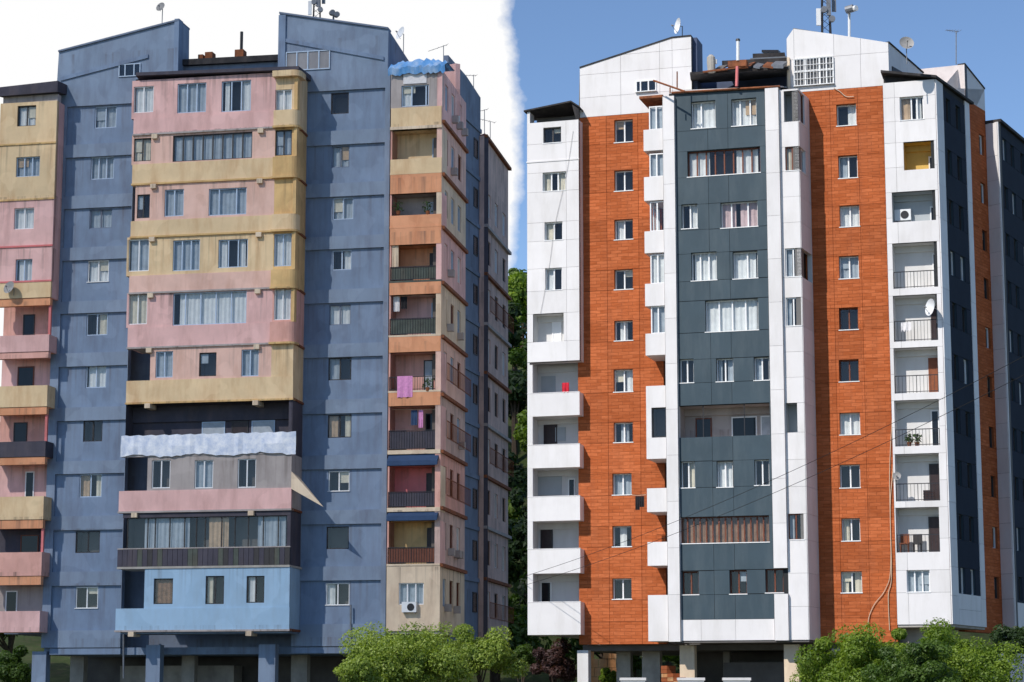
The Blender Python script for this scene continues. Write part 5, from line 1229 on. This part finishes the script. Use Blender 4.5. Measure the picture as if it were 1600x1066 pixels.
# ================================================================== hill, trees, shrubs
ORG = Vector((0, 0, 0))
def hh(x, y):
    s = min(1, max(0, (y - 150) / 110)); s = s * s * (3 - 2 * s)
    return s * (36 - .0009 * x * x * .4 + 4 * math.sin(x * .035 + 1) + 2.5 * math.sin(y * .06 + x * .02)) if y > 150 else -.5
mb = MB(); nx, ny = 70, 30
V = [[(x, y, hh(x, y) - .3) for x in np.linspace(-210, 210, nx)] for y in np.linspace(149, 420, ny)]
for j in range(ny - 1):
    for i in range(nx - 1): mb.face([V[j][i], V[j][i + 1], V[j + 1][i + 1], V[j + 1][i]])
M['hill'] = plain('hill', (.05, .075, .02), .95, .4, .3, (.16, .12, .08), .5)
o = mb.build('hill', M['hill'], None, True); o['kind'] = 'structure'
def leaf_mesh(name, pts, nrm, size, tint, mat):
    n = len(pts); up = RNG.normal(size=(n, 3)); t1 = np.cross(nrm, up); t1 /= np.linalg.norm(t1, axis=1, keepdims=True) + 1e-9; t2 = np.cross(nrm, t1)
    s = (size * RNG.uniform(.6, 1.3, n))[:, None]
    v = np.empty((n, 4, 3)); v[:, 0] = pts - t1 * s; v[:, 1] = pts + t2 * s * .5 + nrm * s * .15; v[:, 2] = pts + t1 * s; v[:, 3] = pts - t2 * s * .5 + nrm * s * .15
    me = bpy.data.meshes.new(name); me.vertices.add(4 * n); me.vertices.foreach_set('co', v.astype(np.float32).ravel())
    me.loops.add(4 * n); me.loops.foreach_set('vertex_index', np.arange(4 * n, dtype=np.int32)); me.polygons.add(n)
    me.polygons.foreach_set('loop_start', np.arange(0, 4 * n, 4, dtype=np.int32)); me.polygons.foreach_set('loop_total', np.full(n, 4, dtype=np.int32))
    at_ = me.attributes.new('tint', 'FLOAT', 'POINT'); at_.data.foreach_set('value', np.repeat(tint, 4).astype(np.float32))
    me.materials.append(mat); me.update(); me.validate(); return me
def crown_points(n, rx, ry, rz, lumps, fill=.35):
    """leaves gathered in uneven clumps through the crown's volume"""
    d = RNG.normal(size=(lumps, 3)); d /= np.linalg.norm(d, axis=1, keepdims=True); d[:, 2] = np.where(d[:, 2] < -.35, -d[:, 2] * .6, d[:, 2])
    c = d * RNG.uniform(.3, 1.0, (lumps, 1)) * np.array([rx, ry, rz]); r = RNG.uniform(.1, .33, lumps) * (rx + rz) / 2
    k = RNG.integers(0, lumps, n); q = RNG.normal(size=(n, 3)); q /= np.linalg.norm(q, axis=1, keepdims=True)
    rad = r[k] * np.where(RNG.random(n) < fill, RNG.random(n), RNG.uniform(.8, 1.12, n))
    p = c[k] + q * rad[:, None] * np.array([1.1, 1.1, .85])
    nr = q + RNG.normal(size=(n, 3)) * .55 + np.array([0, 0, .35]); nr /= np.linalg.norm(nr, axis=1, keepdims=True)
    tint = np.clip(RNG.uniform(0, 1, lumps)[k] * .45 + RNG.uniform(0, .55, n), 0, 1)
    return p, nr, tint, c
def tree(name, base, h_c, rx, ry, rz, n, size, mat, label, group, lumps=40, cat='tree'):
    t = thing(name, base, label, cat, group); P, N, T, C = crown_points(n, rx, ry, rz, lumps)
    P = P + np.array([0, 0, h_c]); keep = P[:, 2] > .15; P, N, T = P[keep], N[keep], T[keep]
    o = link(bpy.data.objects.new('crown', leaf_mesh('crown', P, N, size, T, mat)), t)
    mb = MB(); r0 = max(.07, rx * .055); b = Vector(base)
    mb.tube([b - Vector((0, 0, .3)), b + Vector((.08, 0, h_c * .45)), b + Vector((.0, .05, h_c * .95)), b + Vector((.1, 0, h_c + rz * .5))], [r0 * 1.3, r0, r0 * .7, r0 * .25], 7)
    for i in range(7):
        c = C[i % len(C)]; s = b + Vector((.04, .02, h_c * (.4 + .08 * i))); e = b + Vector((c[0], c[1], h_c + c[2])) * 1.0
        mb.tube([s, s.lerp(e, .5) + Vector((0, 0, .15)), e], [r0 * .55, r0 * .35, r0 * .12], 5)
    mb.build('trunk', M['bark'], t, True)
    return t
def tree_px(name, px, ytop, Y, wpx, mat, label, group, n=15000, size=.085, lumps=46, hscale=.8):
    k = Y / F; rx = wpx / 2 * k; top = at(px, ytop, Y); rz = min(rx * hscale, top.z * .52); hc = top.z - rz * 1.12
    return tree(name, (top.x, Y, 0), hc, rx * .86, rx * .86, rz, n, size, mat, label, group, lumps)
tree_px('leafy_tree', 1345, 960, 93, 225, M['leaf_bright'], 'round bright green tree at the foot of the orange brick cladding', 'trees at the foot of the towers', 46000, .07, 70)
tree_px('leafy_tree', 1492, 962, 94, 205, M['leaf_bright'], 'bright green tree below the right white column and navy side', 'trees at the foot of the towers', 42000, .07, 64)
tree_px('leafy_tree', 1425, 990, 90, 170, M['leaf_mid'], 'lower green tree between two taller ones below the renovated tower', 'trees at the foot of the towers', 28000, .068)
tree_px('leafy_tree', 1588, 968, 101, 95, M['leaf_dark'], 'dark green tree in front of the navy side wall', 'trees at the foot of the towers', 12000, .09, 36)
tree_px('leafy_tree', 632, 955, 106, 215, M['leaf_pale'], 'bright green tree below the cream storey of the old tower', 'trees at the foot of the towers', 42000, .075, 64)
tree_px('leafy_tree', 748, 972, 108, 140, M['leaf_pale'], 'light green tree below the far pink wing of the old tower', 'trees at the foot of the towers', 28000, .075)
tree_px('leafy_tree', 560, 1012, 103, 115, M['leaf_pale'], 'small green tree beside the dark undercroft of the old tower', 'trees at the foot of the towers', 9000, .09, 30)
tree_px('purple_shrub', 868, 994, 118, 90, M['leaf_purple'], 'purplish brown shrub under the left white balconies', 'shrubs', 14000, .1, 36, 1.0)
tree_px('green_shrub', 815, 1000, 121, 50, M['leaf_mid'], 'green shrub in the gap beside the left white column', 'shrubs', 8000, .1, 24, 1.0)
tree_px('green_shrub', 992, 1020, 126, 34, M['leaf_mid'], 'green shrub seen between the grey pillars of the renovated tower', 'shrubs', 4000, .1, 16, 1.2)
tree_px('green_shrub', 950, 1038, 124, 40, M['leaf_bright'], 'low bright shrub behind the lit white pillar', 'shrubs', 4000, .1, 16, 1.2)
tree_px('green_shrub', 18, 1004, 140, 75, M['leaf_mid'], 'green shrub behind the lowest pink balcony', 'shrubs', 9000, .12, 26, 1.2)
# hillside wood: nearest trunks as trees, two crowns' worth of mesh data shared between copies
protos = []
for i, m in enumerate(('leaf_bright', 'leaf_mid', 'leaf_dark')):
    P, N, T, C = crown_points(5200, 3.0, 3.0, 3.6, 30); me = leaf_mesh('crown', P + np.array([0, 0, 5.2]), N, .27, T, M[m])
    mb = MB(); mb.tube([(0, 0, -1), (.1, 0, 3), (0, .1, 7)], [.28, .2, .07], 6)
    for c in C[:5]: mb.tube([(0, 0, 3), (c[0] * .5, c[1] * .5, 4.4 + c[2] * .4), (c[0], c[1], 5.2 + c[2])], [.12, .08, .03], 4)
    ORG = Vector((0, 0, 0)); tm = bpy.data.meshes.new('trunk'); tm.from_pydata([tuple(v) for v in mb.v], [], mb.f); tm.materials.append(M['bark']); protos.append((me, tm))
spots = []
rr = random.Random(5)
for j in range(13):
    Y = 158 + j * 9.5
    for i in range(-3, 5):
        x = (810 - 800) / F * Y + i * 5.2 + rr.uniform(-1.6, 1.6) + (2.5 if j % 2 else 0)
        spots.append((x, Y + rr.uniform(-3, 3)))
for x in (-52, -46, -41, -37, -33, 40, 47, 54, 60): spots.append((x, 172 + rr.uniform(-6, 14)))
for i, (x, y) in enumerate(spots):
    k = [0, 1, 0, 2, 1, 0][rr.randrange(6)]
    if 15 * 3 < 0: continue
    t = link(bpy.data.objects.new('hillside_tree', None)); t.location = (x, y, hh(x, y)); s = rr.uniform(.8, 1.25); t.scale = (s, s, s * rr.uniform(.9, 1.15)); t.rotation_euler = (0, 0, rr.uniform(0, 6.28))
    tag(t, ['bright green', 'mid green', 'dark green'][k] + ' leafy tree on the wooded hill behind the towers', 'tree', ['bright', 'mid green', 'dark'][k] + ' trees on the hill')
    link(bpy.data.objects.new('crown', protos[k][0]), t); link(bpy.data.objects.new('trunk', protos[k][1]), t)
# things at ground level behind and before the pillars
ORG = Vector((0, 0, 0))
M['plaster_orange'] = plain('plaster_orange', (.5, .24, .1), .9, .25, 2, (.6, .45, .28), .8, .3)
p0_, p1_ = plan(915, 132, 1040), plan(970, 132, 1040); pw = Plane(p0_, p1_)
t = thing('ruined_wall', (p0_[0], p0_[1], 0), 'low ruined wall of orange blocks behind the lit white pillar', 'wall')
for j in range(9):
    for i in range(4):
        u = i * pw.L / 4 + (.25 if j % 2 else 0)
        if j == 8 and i in (1,): continue
        MB().box(pw, u + .01, u + pw.L / 4 - .02, j * .52, j * .52 + .5, -.3 + random.uniform(-.03, .03), random.uniform(-.03, .03)).build('block', M['plaster_orange'], t)
p0_, p1_ = plan(1033, 112, 1040), plan(1061, 110.5, 1040); pw = Plane(p0_, p1_)
t = thing('brick_pile', (p0_[0], p0_[1], 0), 'stepped stack of orange bricks between the pillars', 'bricks')
zt_ = at(1045, 1034, 111).z; nrow = int(zt_ / .19)
for j in range(nrow):
    m_ = 3 if j < nrow - 4 else 3 - (j - nrow + 4) * .6; w_ = pw.L / 3
    for i in range(max(1, int(m_))):
        MB().box(pw, i * w_ + .008, (i + 1) * w_ - .008, j * .19, j * .19 + .18, -.5, random.uniform(-.02, .02)).build('brick', M['brick_reveal' if (i + j) % 3 else 'plaster_orange'], t)
for x0, x1, lb in ((970, 1008, 'white wall block in front of the grey pillars'), (1060, 1100, 'white wall block in front of the beige pillar'), (1131, 1172, 'white wall block before the dark undercroft')):
    a, b = at(x0, 1059, 100), at(x1, 1059, 100); pl_ = Plane((a.x, 100), (b.x, 100))
    t = thing('wall_block', (a.x, 100, 0), lb, 'wall', 'white wall blocks')
    MB().box(pl_, 0, pl_.L, 0, a.z - .12, -.35, 0).build('body', M['white_wall'], t); MB().box(pl_, -.04, pl_.L + .04, a.z - .12, a.z, -.4, .05).build('coping', M['white_panel'], t)
a, b = at(1540, 1022, 100.5), at(1640, 1030, 99); pl_ = Plane((a.x, a.y), (b.x, b.y)); t = thing('retaining_wall', (a.x, a.y, 0), 'retaining wall painted blue grey for shade beside the dark tree', 'wall')
MB().box(pl_, 0, pl_.L, 0, a.z - .15, -.4, 0).build('body', M['wall_shade_blue'], t); MB().box(pl_, 0, pl_.L, a.z - .15, a.z, -.45, .06).build('coping', M['wall_shade_blue'], t)
# cloud added out of view, toward the sun, to dim it on the old tower
H = 250.; ax = Vector((math.sin(SUN_AZ), math.cos(SUN_AZ), 0)); pr = Vector((math.cos(SUN_AZ), -math.sin(SUN_AZ), 0))
cc = Vector((-16, 128, 0)) - ax * H / math.tan(SUN_EL); c_edge = -78.5 - (pr.dot(cc))
M['added_shade_cloud'], nt, p = base_mat('added_shade_cloud'); nt.nodes.remove(p)
tr1 = nt.nodes.new('ShaderNodeBsdfTransparent'); tl1 = nt.nodes.new('ShaderNodeBsdfTranslucent'); tl1.inputs[0].default_value = (.95, .95, .95, 1); mx1 = nt.nodes.new('ShaderNodeMixShader'); mx1.inputs[0].default_value = .29
nt.links.new(tr1.outputs[0], mx1.inputs[1]); nt.links.new(tl1.outputs[0], mx1.inputs[2]); nt.links.new(mx1.outputs[0], nt.nodes['Material Output'].inputs[0])
mb = MB(); na, nr_ = 40, 26; L1, L2 = 130., 95.
def cp_(i, j, side):
    a = -L1 + 2 * L1 * i / na; q = j / nr_; r = c_edge - L2 * (1 - q) + (0 if q == 1 else 3 * math.sin(a * .21 + q * 9))
    th = 14 * max(0, (1 - (2 * q - 1) ** 6)) * max(0, 1 - abs(a / L1) ** 6) * (1 + .35 * math.sin(a * .3 + j) * math.sin(j * 1.7))
    return cc + ax * a + pr * r + Vector((0, 0, H + side * th))
for i in range(na):
    for j in range(nr_):
        for sd in (1, -.25):
            mb.face([cp_(i, j, sd), cp_(i + 1, j, sd), cp_(i + 1, j + 1, sd), cp_(i, j + 1, sd)])
o = mb.build('added_shade_cloud', M['added_shade_cloud'], None, True, org=cc + Vector((0, 0, H))); o['kind'] = 'structure'
